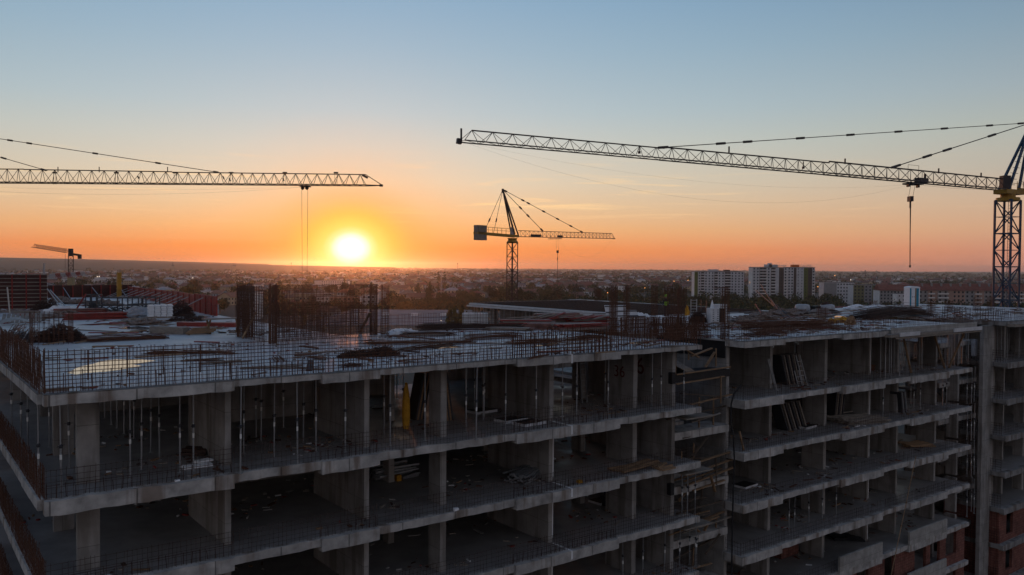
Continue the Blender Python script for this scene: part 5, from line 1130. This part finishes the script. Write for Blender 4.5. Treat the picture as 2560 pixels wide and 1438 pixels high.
for px0, px1, y0, y1 in ((2040, 2500, 684, 688), (1900, 2560, 679.5, 681.5), (2300, 2700, 690, 694)):
    P = [pl(px0, y1, G), pl(px1, y1, G), pl(px1, y0, G), pl(px0, y0, G)]; mb.quad(*[(p.x, p.y, G + .5) for p in P])
tag(mb.build('fields', fm), kind='structure')
# ================================================================== TOWN
ht = Vector((0, 0, 0))
walls_ = [mat('house_' + n, c, .85, .12, .3) for n, c in (('white', (.66, .65, .64)), ('cream', (.40, .34, .24)), ('grey', (.26, .25, .25)), ('pink', (.36, .24, .20)), ('blue', (.30, .36, .42)))]
roofs_ = [mat('tile_' + n, c, .8, .25, .5) for n, c in (('brown', (.15, .085, .065)), ('red', (.20, .075, .055)), ('grey', (.13, .125, .125)), ('pale', (.34, .34, .35)))]
glassm = mat('dark_window', (.03, .035, .045), .15, .1, 1, spec=.5)
def house_geo(Lx, Ly, h, rh, hip=0, flat=False):
    w_ = M(); w_.box(-Lx / 2, Lx / 2, -Ly / 2, Ly / 2, 0, h)
    r_ = M(); o = .5
    if flat: r_.box(-Lx / 2 - .2, Lx / 2 + .2, -Ly / 2 - .2, Ly / 2 + .2, h, h + .3)
    else:
        a = Lx / 2 - hip
        if not hip:
            for s in (-1, 1): w_.tri((s * Lx / 2, -Ly / 2, h), (s * Lx / 2, Ly / 2, h), (s * Lx / 2, 0, h + rh))
        ex = Lx / 2 + o
        for s in (-1, 1): r_.hexa([(-ex, s * (Ly / 2 + o), h - .15), (ex, s * (Ly / 2 + o), h - .15), (a + (o if not hip else 0), 0, h + rh), (-a - (o if not hip else 0), 0, h + rh), (-ex, s * (Ly / 2 + o), h + .05), (ex, s * (Ly / 2 + o), h + .05), (a + (o if not hip else 0), 0, h + rh + .2), (-a - (o if not hip else 0), 0, h + rh + .2)])
        if hip:
            for s in (-1, 1): r_.tri((s * ex, -Ly / 2 - o, h), (s * ex, Ly / 2 + o, h), (s * a, 0, h + rh + .2))
        r_.box(Lx * .18, Lx * .18 + .8, .6, 1.4, h + rh * .4, h + rh + .9)
    g_ = M()
    for fl in range(max(1, int(h / 2.9))):
        z = 1 + fl * 2.9
        for i in range(int(Lx / 3)):
            x = -Lx / 2 + 1.5 + i * 3
            for s in (-1, 1): g_.box(x - .55, x + .55, s * Ly / 2 - .03, s * Ly / 2 + .03, z, z + 1.3)
        for i in range(int(Ly / 3)):
            y = -Ly / 2 + 1.5 + i * 3
            for s in (-1, 1): g_.box(s * Lx / 2 - .03, s * Lx / 2 + .03, y - .5, y + .5, z, z + 1.3)
    return w_, r_, g_
hr = random.Random(11); types = []
for i in range(14):
    wi, ri = hr.choice([0, 0, 1, 1, 2, 3, 4]), hr.choice([0, 0, 1, 1, 1, 2, 3]); h = hr.choice([3.2, 5.6, 5.8, 6]); flat = False
    types.append((house_geo(hr.uniform(9, 15), hr.uniform(8, 11), h, hr.uniform(2.2, 3.6), hr.choice([0, 0, 3]), flat), wi, ri, ['white', 'cream', 'grey', 'pink', 'pale blue'][wi] + ' house with ' + ['brown', 'red', 'grey', 'pale'][ri] + ' roof'))
for i in range(4):
    wi = hr.choice([0, 0, 1, 4]); types.append((house_geo(hr.uniform(24, 48), hr.uniform(12, 18), hr.uniform(5, 8), 2, 0, True), wi, 3, 'long flat-roofed ' + ['white', 'cream', 'grey', 'pink', 'pale blue'][wi] + ' shed'))
def merge(parts):
    mb = M()
    for i, p in enumerate(parts):
        k = len(mb.v); mb.v += p.v; mb.f += [tuple(k + q for q in f) for f in p.f]; mb.mi += [i] * len(p.f)
    return mb
protoN, protoF = [], []
for t_ in types:
    protoN.append(None); protoF.append(None)
HG = 'houses spread over the town'
def bandname(d): return 'near town' if d < 1000 else 'middle of town' if d < 1700 else 'far town'
def add_house(i, P, rz, near):
    geo, wi, ri, lab = types[i]
    if near:
        if protoN[i] is None:
            o = empty('house', (0, 0, 0)); geo[0].build('wall', walls_[wi], o); geo[1].build('roof', roofs_[ri], o); [wm.build('window', glassm, o) for wm in geo[2].split()]; protoN[i] = o
        else: o = copy_tree(protoN[i])
    else:
        if protoF[i] is None: o = merge(geo).build('house', [walls_[wi], roofs_[ri], glassm]); protoF[i] = o
        else: o = protoF[i].copy(); C.objects.link(o)
    place(o, P, rz); o.scale = (1.28, 1.28, 1.15); tag(o, None, 'shed' if i >= 14 else 'house', HG, auto=(lab, bandname(P.y), 'town')); return o
# specific houses read off the photograph
for px, py, i, rz in [(1015, 752, 1, .2), (1127, 748, 3, -.3), (1190, 744, 5, .9), (1222, 725, 2, .4), (1300, 712, 6, .6), (1175, 735, 8, .1), (1450, 720, 4, .4), (1395, 724, 9, -.2), (540, 770, 7, .3), (575, 762, 10, 1.2), (1330, 728, 11, .1), (1040, 764, 12, .5), (250, 742, 13, .4), (330, 738, 0, .9)]:
    P = pl(px, py, G); add_house(i % 14, P, rz, True)
cand = []
def blocked(px, py, d):
    if 930 < px < 1260 and d < 640: return True
    if px > 1500 and d < 980: return True
    if 1700 < px < 2600 and d < 1150: return True
    return False
roads = lambda x, y: (math.sin(x * .021 + math.sin(y * .004) * 2) > -.86) and (math.sin(y * .019 + x * .003) > -.88)
park = lambda x, y: math.sin(x * .0083 + 1.7 * math.sin(y * .0031)) + math.sin(y * .0117 + 1.3 * math.sin(x * .0049)) + .5 * math.sin(x * .031 + y * .027) > .95
tries = 0
while len(cand) < 900 and tries < 60000:
    tries += 1; a = hr.uniform(-.60, .60); d = math.sqrt(hr.uniform(520 ** 2, 2300 ** 2)); x, y = d * math.tan(a), d
    px, py, _ = proj((x, y, G))
    if blocked(px, py, d) or not roads(x, y) or park(x, y) or (px > 2000 and hr.random() < .5): continue
    if any((x - q[0]) ** 2 + (y - q[1]) ** 2 < 22 ** 2 for q in cand[-500:]): continue
    cand.append((x, y, d))
cand.sort(key=lambda q: q[2])
for n_, (x, y, d) in enumerate(cand[:270]):
    i = hr.randrange(14) if hr.random() < .93 else 14 + hr.randrange(4)
    add_house(i, Vector((x, y, G)), math.sin(x * .004) * .5 + (math.pi / 2 if hr.random() < .4 else 0) + hr.uniform(-.15, .15), n_ < 14)
tmb = M()
def add_geo(mb, geo, x, y, rz, wi, ri):
    c, s = math.cos(rz), math.sin(rz)
    for idx, p in ((wi, geo[0]), (5 + ri, geo[1])):
        k = len(mb.v); mb.v += [(x + 1.4 * (c * a - s * b), y + 1.4 * (s * a + c * b), G + z * 1.2) for a, b, z in p.v]; mb.f += [tuple(k + q for q in f) for f in p.f]; mb.mi += [idx] * len(p.f)
rest = list(cand[270:])
while len(rest) < 1700:
    a = hr.uniform(-.60, .60); d = math.exp(hr.uniform(math.log(2000), math.log(9500))); x, y = d * math.tan(a), d; px = proj((x, y, G))[0]
    if (px < 300 and d > 3500) or (px > 2000 and d > 3200): continue
    if park(x, y): continue
    rest.append((x, y, d))
for x, y, d in rest:
    i = hr.randrange(14) if hr.random() < .86 else 14 + hr.randrange(4); g_, wi, ri, _ = types[i]; add_geo(tmb, g_, x, y, hr.uniform(0, 3.1), wi, ri)
tag(tmb.build('townscape', walls_ + roofs_), 'mass of small far houses running to the horizon', 'townscape', kind='stuff')
# --- trees ---
leafs = [mat('leaf_' + n, c, .9, .35, .8) for n, c in (('dark', (.035, .042, .022)), ('green', (.055, .065, .026)), ('autumn', (.11, .085, .028)))]
bark = mat('bark', (.07, .055, .04), .95)
def crown(rnd, w_, h_, z0, n, leaf, shape='round', clumps=9):
    mb = M(); cs = []
    for i in range(clumps):
        t = rnd.random(); a = rnd.uniform(0, 6.28)
        if shape == 'poplar': r = w_ * .18 * (1 - abs(t - .45)); cs.append((r * math.cos(a), r * math.sin(a), z0 + t * h_, w_ * .42 * (1.05 - abs(t - .4) * 1.3)))
        elif shape == 'conifer': r = w_ * .22 * (1 - t); cs.append((r * math.cos(a), r * math.sin(a), z0 + t * h_, w_ * .5 * (1.05 - t)))
        else:
            r = w_ * .30 * math.sqrt(rnd.random()); cs.append((r * math.cos(a), r * math.sin(a), z0 + h_ * (.25 + .5 * t), w_ * rnd.uniform(.16, .28)))
    for i in range(n):
        cx, cy, cz, cr = cs[i % clumps]; u_ = rnd.uniform(-1, 1); a = rnd.uniform(0, 6.28); q = math.sqrt(1 - u_ * u_); rr_ = cr * rnd.uniform(.75, 1.1)
        p = Vector((cx + rr_ * q * math.cos(a), cy + rr_ * q * math.sin(a), cz + rr_ * u_ * .85)); s = leaf * rnd.uniform(.6, 1.3)
        d1 = Vector((rnd.gauss(0, 1), rnd.gauss(0, 1), rnd.gauss(0, 1))).normalized() * s; d2 = d1.cross(Vector((rnd.gauss(0, 1), rnd.gauss(0, 1), rnd.gauss(0, 1)))).normalized() * s
        mb.quad(p - d1, p - d2 * .7, p + d1, p + d2 * .7)
    return mb
def trunk_m(w_, h_, rnd):
    mb = M(); mb.bar((0, 0, 0), (0, 0, h_ * .45), w_ * .07, n=6)
    for i in range(4): a = rnd.uniform(0, 6.28); mb.bar((0, 0, h_ * (.25 + .05 * i)), (w_ * .25 * math.cos(a), w_ * .25 * math.sin(a), h_ * .62), w_ * .03)
    return mb
tp = []
for i, (w_, h_, sh_, lf, lab) in enumerate([(9, 9, 'round', 0, 'dark round tree'), (7, 8, 'round', 1, 'green round tree'), (11, 10, 'round', 0, 'broad dark tree'), (8, 7, 'round', 2, 'autumn-tinted bushy tree'), (6, 11, 'conifer', 0, 'dark pointed conifer'), (10, 8, 'round', 1, 'wide green tree'), (4.5, 19, 'poplar', 0, 'tall slim poplar')]):
    e = empty('tree', (0, 0, 0)); crown(hr, w_, h_, h_ * .12, 420, .62, sh_, 14).build('crown', leafs[lf], e); trunk_m(w_, h_, hr).build('trunk', bark, e); tp.append([e, lab, False, {4: 'conifer', 6: 'poplar_tree'}.get(i, 'tree')])
TG = 'trees among the houses'
def add_tree(i, P, sc_=1.0, label=None, grp=TG):
    q = tp[i]; o = copy_tree(q[0]) if q[2] else q[0]; q[2] = True; o.name = q[3]
    place(o, P, hr.uniform(0, 6)); o.scale = (sc_ * 1.2, sc_ * 1.2, sc_ * hr.uniform(1.0, 1.3))
    if label: tag(o, label, 'tree')
    else: tag(o, None, 'tree', grp, auto=(q[1], bandname(P.y), 'town'))
    return o
for px, py, i, s_, lab in [(1096, 726, 6, 1.05, 'left of the two tall slim poplars in the middle of town'), (1112, 726, 6, 1.1, 'right of the two tall slim poplars, a pale pole between them'), (200, 735, 2, 1.3, 'broad dark tree right of the small far-left crane'), (475, 765, 3, 2.0, 'large yellowish tree behind the red braced shutter wall'), (555, 703, 4, .9, 'left of two pointed conifers in mid town, left of the sun'), (566, 703, 4, .9, 'right of two pointed conifers in mid town, left of the sun'),
                               (1398, 760, 0, 1.4, 'dark bush clump under the hanging hook of the yellow crane'), (2160, 745, 0, 1.2, 'dark tree between the grey and olive blocks'), (2365, 716, 4, 1.5, 'dark conifer standing above the long pink block'), (1223, 695, 4, 1.1, 'pointed conifer in front of a long pale shed left of the yellow crane mast')]:
    add_tree(i, pl(px, py, G), s_, lab)
P = pl(1140, 850, G); o = add_tree(3, pd(1142, 790, 260) * 1, 1.0, 'leafy tree just beyond the near roof edge, before the flat grey hall roof'); o.location = Vector((pd(1142, 790, 260).x, 260, G)); o.scale = (1.35, 1.35, 3.1)
tc_ = []; 
while len(tc_) < 2500:
    a = hr.uniform(-.60, .60); d = math.sqrt(hr.uniform(560 ** 2, 2300 ** 2)); x, y = d * math.tan(a), d
    if not park(x, y) and hr.random() < .55: continue
    if roads(x, y) and any((x - q[0]) ** 2 + (y - q[1]) ** 2 < 7 ** 2 for q in cand[:300]): continue
    if blocked(*proj((x, y, G))[:2], d) and hr.random() < .8: continue
    tc_.append((x, y, d))
tc_.sort(key=lambda q: q[2])
for x, y, d in tc_[:275]: add_tree(hr.choice([0, 0, 1, 1, 2, 3, 4, 5, 5]), Vector((x, y, G)), hr.uniform(.7, 1.35))
def leafmass(name, pts, leaf_scale, m, label, cat):          # many low bushy crowns as one mass
    mb = M()
    for x, y, w_, h_, n in pts:
        for i in range(n):
            u_ = hr.uniform(-.2, 1); a = hr.uniform(0, 6.28); q = math.sqrt(max(0, 1 - u_ * u_)); r = hr.uniform(.8, 1.08)
            p = Vector((x + w_ / 2 * q * math.cos(a) * r, y + w_ / 2 * q * math.sin(a) * r, G + h_ * max(0, u_) * r + h_ * .05)); s = leaf_scale * w_ * hr.uniform(.6, 1.3)
            d1 = Vector((hr.gauss(0, 1), hr.gauss(0, 1), hr.gauss(0, 1))).normalized() * s; d2 = d1.cross(Vector((hr.gauss(0, 1), hr.gauss(0, 1), hr.gauss(0, 1)))).normalized() * s
            mb.cur = hr.choice([0, 0, 1, 2]) if m == 'mix' else 0
            mb.quad(p - d1, p - d2 * .8, p + d1, p + d2 * .8)
    tag(mb.build(name, leafs if m == 'mix' else m), label, cat, kind='stuff')
pts = [(x, y, hr.uniform(7, 12), hr.uniform(6, 10), 60) for x, y, d in tc_[275:]]
while len(pts) < 4200:
    a = hr.uniform(-.60, .60); d = math.exp(hr.uniform(math.log(2000), math.log(12000))); x_ = d * math.tan(a)
    if not park(x_, d) and hr.random() < .6: continue
    pts.append((x_, d, hr.uniform(12, 30) * (d / 3000) ** .5, hr.uniform(7, 13) * (1 + d / 30000), 22))
leafmass('far_woodland', pts, .13, 'mix', 'dark mass of far trees between the houses up to the horizon', 'woodland')
pts = []
for i in range(900):                                         # the thicket between the site and the town
    px = hr.uniform(640, 2620); lo, hi = (640, 760) if px < 1300 else (560, 860) if px < 2100 else (480, 640)
    if px < 960: lo, hi = 560, 640
    y = hr.uniform(lo, hi); x = (px - 1280) / FPX * y
    if px < 960 and hr.random() < .5: continue
    pts.append((x, y, hr.uniform(8, 15), hr.uniform(5, 11 if px > 1400 else 7), 130))
leafmass('thicket', pts, .075, 'mix', 'belt of dark bushes between the building site and the town', 'thicket')
# --- grey hall roof, court wall ---
e = empty('industrial_hall', Vector((-48, 430, G)), 0.03); tag(e, 'large hall with a flat grey roof seen through the rebar, beyond the near roof', 'hall')
mb = M(); mb.box(-44, 26, -70, 60, 0, 8.0); mb.build('wall', walls_[2], e)
mb = M(); mb.box(-44.4, 26.4, -70.4, 60.4, 8.0, 8.4); mb.build('roof', mat('flat_roof', (.20, .20, .21), .95, .25, .08, spec=.05), e)
for i in range(4): mb = M(); mb.box(-34 + i * 15, -31 + i * 15, 0, 4, 8.4, 9.6); mb.build('roof_vent', white_form, e)
o = thing_box('water_tank', 'small white block standing beside the rear wing, behind the dark tree', 'tank', white_form, (3.6, 2, 4.2), Vector((pd(1188, 790, 120).x, 120, -6.9)), 0)
o2 = thing_box('tank_tower', 'grey tower under the white block beside the rear wing', 'tower', conc_wall, (3.2, 1.8, 23), Vector((pd(1188, 790, 120).x, 120, G)), 0)
# --- apartment blocks ---
def block(label, px0, px1, dep, hgt, strips, storeys, depth=14, name='apartment_block', rz=0, win=True, pent=None, roofm=None, z0=G):
    xa = (px0 - 1280) / FPX * dep; xb = (px1 - 1280) / FPX * dep; e = empty(name, Vector(((xa + xb) / 2, dep, G)), rz); tag(e, label, 'apartment block'); L_ = xb - xa
    mb = M(); mb.box(-L_ / 2, L_ / 2, .3, depth, 0, hgt); mb.build('wall', walls_[0], e)
    x = -L_ / 2; sh = hgt / storeys; wl = []
    def wbox(*a): wl.append(a)
    for f_, m_, pat in strips:
        w_ = L_ * f_; mb = M(); mb.box(x, x + w_ - .02, 0 if pat != 'B' else .15, .28, 0, hgt - .3 + (.2 if pat == 'w' else 0)); mb.build('facade_strip', m_, e)
        for s in range(storeys):
            z = s * sh + .9
            n = max(1, int(w_ / 3))
            for i in range(n):
                xx = x + w_ * (i + .5) / n
                if pat in 'wB': wbox(xx - .7, xx + .7, -.05 if pat == 'w' else .1, .0 if pat == 'w' else .15, z, z + 1.5)
                if pat == 'n': wbox(xx - .35, xx + .35, -.05, 0, z, z + 1.3)
            if pat == 'B': bl = M(); bl.box(x + .1, x + w_ - .1, -1.0, .15, s * sh - .1, s * sh + .1); bl.box(x + .1, x + w_ - .1, -1.05, -.98, s * sh, s * sh + .9); bl.build('balcony', walls_[0], e)
        x += w_
    for a in wl[:100]: mb = M(); mb.box(*a); mb.build('window', glassm, e)
    if len(wl) > 100:
        mb = M()
        for a in wl[100:]: mb.box(*a)
        mb.build('window_rows', glassm, e)['kind'] = 'stuff'
    mb = M(); mb.box(-L_ / 2 - .2, L_ / 2 + .2, .1, depth + .2, hgt, hgt + .5); mb.build('roof', roofm or roofs_[2], e)
    for a, b, h_, m_ in (pent or []): mb = M(); mb.box(-L_ / 2 + a * L_, -L_ / 2 + b * L_, 3, 9, hgt + .5, hgt + .5 + h_); mb.build('penthouse', m_, e)
    return e, L_
green = mat('lime_render', (.11, .135, .04), .85, .1, .2); wh = None; brown = mat('brown_render', (.085, .065, .06), .85, .1, .2); wh = mat('pale_render', (.50, .50, .52), .85, .2, .15); olive = mat('olive_render', (.17, .16, .085), .85, .15, .2); grey = walls_[2]
orange = mat('orange_render', (.55, .14, .03), .7, .1, .2)
block('white apartment block with a green left edge, lower and left of the twin towers', 1736, 1860, 917, 30.3, [(.07, green, 'x'), (.06, wh, 'w'), (.07, brown, 'B'), (.2, wh, 'w'), (.07, brown, 'B'), (.14, wh, 'w'), (.12, brown, 'B'), (.27, wh, 'w')], 10, pent=[(.3, .5, 2.2, wh), (.62, .73, 1.8, brown)])
e, L_ = block('taller tower block with mixed white and brown strips, left of the twin towers', 1881, 1968, 835, 35.3, [(.2, wh, 'w'), (.2, brown, 'B'), (.13, wh, 'w'), (.13, brown, 'B'), (.1, wh, 'x'), (.14, brown, 'n'), (.1, wh, 'B')], 12, pent=[(.4, .75, 2.6, wh), (.5, .58, 4, wh)])
o = text_mesh('AVENIJA', 3.0, 'roof_letters', white_paint, e, Matrix.Translation((L_ * .33, 1.5, 36.2)) @ Matrix.Rotation(math.pi / 2, 4, 'X'), .15)
e, L_ = block('right twin tower with a green stripe and an orange roof box', 1969, 2037, 845, 35.6, [(.22, wh, 'w'), (.1, brown, 'x'), (.27, wh, 'n'), (.15, green, 'n'), (.16, brown, 'n'), (.1, wh, 'B')], 12, pent=[(.2, .46, 2.4, orange)])
o = text_mesh('GALENS', 3.2, 'roof_letters', white_paint, e, Matrix.Translation((L_ * .18, 1.5, 36.2)) @ Matrix.Rotation(math.pi / 2, 4, 'X'), .15)
block('blank grey block with a white windowed half, right of the twin towers', 2060, 2136, 850, 20.5, [(.42, grey, 'x'), (.58, wh, 'w')], 6)
block('long olive block right of the blank grey one', 2134, 2242, 800, 19.0, [(.25, olive, 'w'), (.18, grey, 'w'), (.2, olive, 'w'), (.2, olive, 'x'), (.17, grey, 'x')], 6)
block('small white gable block left of the toilet cabin', 2244, 2264, 640, 15.5, [(1, wh, 'n')], 5, depth=8)
pk = walls_[3]
e, L_ = block('long pink and grey apartment row with dark red roof, behind the toilet cabin', 2296, 2640, 640, 18.5, [(.07, grey, 'w'), (.05, pk, 'B'), (.02, pk, 'x'), (.08, grey, 'B'), (.03, pk, 'x'), (.09, pk, 'w'), (.07, grey, 'w'), (.05, pk, 'B'), (.02, pk, 'x'), (.06, grey, 'w'), (.07, pk, 'B'), (.09, grey, 'w'), (.07, pk, 'B'), (.13, grey, 'w'), (.1, pk, 'B')], 6)
mb = M(); mb.hexa([(-L_ / 2 - .5, -.8, 18.4), (L_ / 2 + .5, -.8, 18.4), (L_ / 2, 15, 18.4), (-L_ / 2, 15, 18.4), (-L_ / 2, 5.5, 23.5), (L_ / 2, 5.5, 23.5), (L_ / 2, 8, 23.5), (-L_ / 2, 8, 23.5)]); mb.build('roof', roofs_[1], e)
for i in range(14): mb = M(); x = -L_ / 2 + 4 + i * 7.4; mb.box(x, x + 1.2, 3, 4.2, 19, 23.8); mb.build('chimney', walls_[2], e)
e, L_ = block('second dark red roofed row standing behind the pink one', 2200, 2420, 760, 15, [(1, grey, 'w')], 5)
mb = M(); mb.hexa([(-L_ / 2 - .5, -.8, 15), (L_ / 2 + .5, -.8, 15), (L_ / 2, 15, 15), (-L_ / 2, 15, 15), (-L_ / 2, 5.5, 20.5), (L_ / 2, 5.5, 20.5), (L_ / 2, 8, 20.5), (-L_ / 2, 8, 20.5)]); mb.build('roof', roofs_[1], e)
block('white apartment block seen through the core cages', 596, 640, 520, 17.0, [(1, wh, 'w')], 5)
block('long white three-storey building under the sun, left part', 786, 870, 1150, 13, [(.2, wh, 'x'), (.8, wh, 'w')], 4)
block('broad pale building behind the front rebar wall of the core', 790, 900, 640, 10, [(.3, wh, 'w'), (.7, pk, 'w')], 3)
block('pale block behind the right end cages of the core', 905, 938, 600, 13, [(1, wh, 'w')], 4)
# spires, masts
def spire(lab, px, pt, pb, dep):
    P = pd(px, pb, dep); e = empty('church_spire', Vector((P.x, P.y, G)), .3); tag(e, lab, 'church spire'); H_ = pd(px, pt, dep).z - G; mb = M(); mb.box(-4, 4, -4, 4, 0, H_ * .62); mb.build('tower', walls_[1], e)
    mb = M(); mb.lathe(0, 0, [(4.5, H_ * .62), (1.6, H_ * .8), (.2, H_)], 8); mb.build('spire_roof', roofs_[2], e)
spire('single church spire on the horizon left of the sun', 432, 653, 670, 2900); spire('left of two small spires on the horizon', 583, 656, 668, 3600); spire('right of two small spires on the horizon', 588, 656, 668, 3600)
for px, pt, dep, lab in ((1144, 657, 2600, 'thin radio mast on the horizon right of the sun'), (728, 656, 3000, 'very thin mast on the horizon left of the crane ropes'), (1103, 678, 760, 'pale pole between the two poplars'), (2163, 675, 2200, 'dark chimney on the horizon right of the twin towers')):
    P = pd(px, 680, dep); H_ = pd(px, pt, dep).z - G; mb = M(); mb.bar((0, 0, 0), (0, 0, H_), 1.1 if dep > 1000 else .6, n=6); mb.bar((0, 0, H_ * .9), (0, 0, H_ * .96), 3 if dep > 1000 else 1.0, n=6); o = mb.build('mast', white_paint if dep < 1000 else crane_dark); o.location = (P.x, P.y, G); tag(o, lab, 'mast')
# lit lamps
for i, (px, py, dep, m_, lab) in enumerate([(482, 695, 900, lampw, 'bright white lamp in mid town left of the conifers'), (243, 692, 800, lampw, 'left of a pair of bright white lamps by the shutter wall'), (248, 692, 800, lampw, 'right of a pair of bright white lamps by the shutter wall'), (1874, 706, 700, lampm, 'orange lamp glowing between the white block and the twin towers'), (1612, 720, 640, lampm, 'orange lamp glowing behind the middle cages'), (1720, 701, 900, lampm, 'orange lamp left of the green-edged block'),
                                            (2045, 717, 700, lampm, 'orange lamp right of the twin towers'), (1685, 703, 1000, lampm, 'faint orange lamp second left of the green-edged block'), (2087, 689, 1600, lampm, 'orange lamp above the blank grey block'), (2127, 700, 1300, lampw, 'pale lamp above the white windowed block'), (1519, 732, 600, lampm, 'yellow lamp left of the leftmost middle cage'), (1103, 802, 330, lampw, 'lamp on the hall edge left of the dark leafy tree')]):
    P = pd(px, py, dep); e = empty('street_lamp', Vector((P.x, P.y, G))); tag(e, lab, 'street lamp'); hh = P.z - G; r = dep / FPX * .75
    mb = M(); mb.bar((0, 0, 0), (0, 0, hh), .14, n=6); mb.build('pole', steel, e); mb = M(); mb.lathe(0, 0, [(r * .5, hh - r), (r, hh), (r * .5, hh + r)], 8); mb.build('lamp_head', m_, e)
# ================================================================== HAZE
hb_ = M(); hb_.box(-16500, 16500, -16500, 16500, G - 1.5, 72); hz_ = bpy.data.materials.new('haze_air'); hz_.use_nodes = True; t = hz_.node_tree; t.nodes.clear()
oo = t.nodes.new('ShaderNodeOutputMaterial'); pv = t.nodes.new('ShaderNodeVolumePrincipled'); t.links.new(pv.outputs[0], oo.inputs['Volume'])
pv.inputs['Color'].default_value = (.86, .84, .88, 1); pv.inputs['Density'].default_value = 5.5e-5; pv.inputs['Anisotropy'].default_value = .9
tag(hb_.build('haze', hz_), kind='stuff')
# ================================================================== LABELS THAT SINGLE EACH REPEAT OUT
ZONES = {
 'town': [(-9999, 'left of the far-left crane'), (177, 'between far-left crane and yellow column form'), (298, 'between yellow column form and church spire'), (432, 'between church spire and core cages'), (600, 'left of the crane ropes'), (762, 'left of the sun'), (877, 'right of the sun'), (960, 'left of the poplars'), (1104, 'right of the poplars'), (1200, 'left of yellow crane mast'), (1282, 'right of yellow crane mast'), (1394, 'right of the hanging hook'), (1531, 'behind the middle cages'), (1620, 'left of green-edged block'), (1736, 'by green-edged block'), (1860, 'by the twin towers'), (2040, 'over the grey and olive blocks'), (2245, 'over the pink row'), (2490, 'right of blue crane mast')],
 'roof': [(-9999, 'by the left slab corner'), (190, 'before the red panel stacks'), (300, 'near the long grey board stack'), (466, 'near the trestle'), (600, 'before the core cages'), (760, 'under the core rebar wall'), (930, 'right of the core cages'), (1120, 'mid near slab'), (1280, 'before the red plank pile'), (1500, 'before the middle cages'), (1730, 'above the stair gap'), (1832, 'right of the lone cage'), (1960, 'below the wrapped pallets'), (2100, 'by the long rust bundle'), (2320, 'right of the toilet cabin')],
 'storey': [(-9999, 'left of the corner column'), (190, 'right of the corner column'), (380, 'before the first wall'), (583, 'just past the first wall'), (760, 'before the second wall'), (925, 'around the yellow tarp'), (1100, 'right of the middle column'), (1250, 'before the white-sealed wall'), (1400, 'past the white-sealed wall'), (1590, 'beside the graffiti wall'), (1680, 'at the stair gap'), (1840, 'first bay past the gap'), (2062, 'second bay past the gap'), (2175, 'left of the dense props'), (2232, 'left part of dense props'), (2265, 'left-middle of dense props'), (2300, 'middle of dense props'), (2335, 'right-middle of dense props'), (2370, 'right part of dense props'), (2400, 'last of dense props'), (2455, 'past the tall pillar')],
 'stair': [(-9999, 'left half of the gap'), (1755, 'right half of the gap')],
}
ORD = ['', 'second', 'third', 'fourth', 'fifth', 'sixth', 'seventh', 'eighth', 'ninth', 'tenth', 'eleventh', 'twelfth', 'thirteenth', 'fourteenth', 'fifteenth', 'sixteenth', 'seventeenth', 'eighteenth', 'nineteenth', 'twentieth', 'twenty-first', 'twenty-second', 'twenty-third', 'twenty-fourth', 'twenty-fifth', 'twenty-sixth', 'twenty-seventh', 'twenty-eighth']
bpy.context.view_layer.update(); groups = {}
for o, base, bandt, zs in LAB:
    x = proj(o.matrix_world.translation)[0]; zn = ''
    for p, nme in ZONES[zs]:
        if x >= p: zn = nme
    groups.setdefault((base, bandt, zn), []).append((x, o))
for (base, bandt, zn), lst in groups.items():
    lst.sort(key=lambda q: q[0]); n = len(lst)
    for i, (x, o) in enumerate(lst):
        if n == 1: q = ''
        elif i == 0: q = 'leftmost '
        elif i == n - 1: q = 'rightmost '
        else: q = ORD[min(i, 27)] + ' from left, '
        if n == 2: q = ['left ', 'right '][i]
        if len((q + base + ' ' + bandt + ' ' + zn).split()) > 16: base = base.replace('long flat-roofed', 'flat-roofed').replace('pale blue', 'bluish')
        lb = o['label'] = ' '.join((q + base + (' ' + bandt if bandt else '') + ', ' + zn).split())
SHORT = (('green-edged block', 'green block'), ('far-left crane', 'far crane'), ('yellow column form', 'yellow form'), (' of town', ' town'), ('flat-roofed', 'flat'), ('between ', 'from '), ('grey steel ', 'grey '), ('before the ', 'before '), ('near the ', 'near '), (' walled', ''))
for o, *_ in LAB:
    for a, b in SHORT:
        if len(o['label'].replace(',', ' ').split()) <= 16: break
        o['label'] = o['label'].replace(a, b)
    if len(o['label'].split()) > 16: print('LONG', o['label'])
for o in list(bpy.data.objects):
    for k_ in ('_u', '_v'):
        if k_ in o: del o[k_]
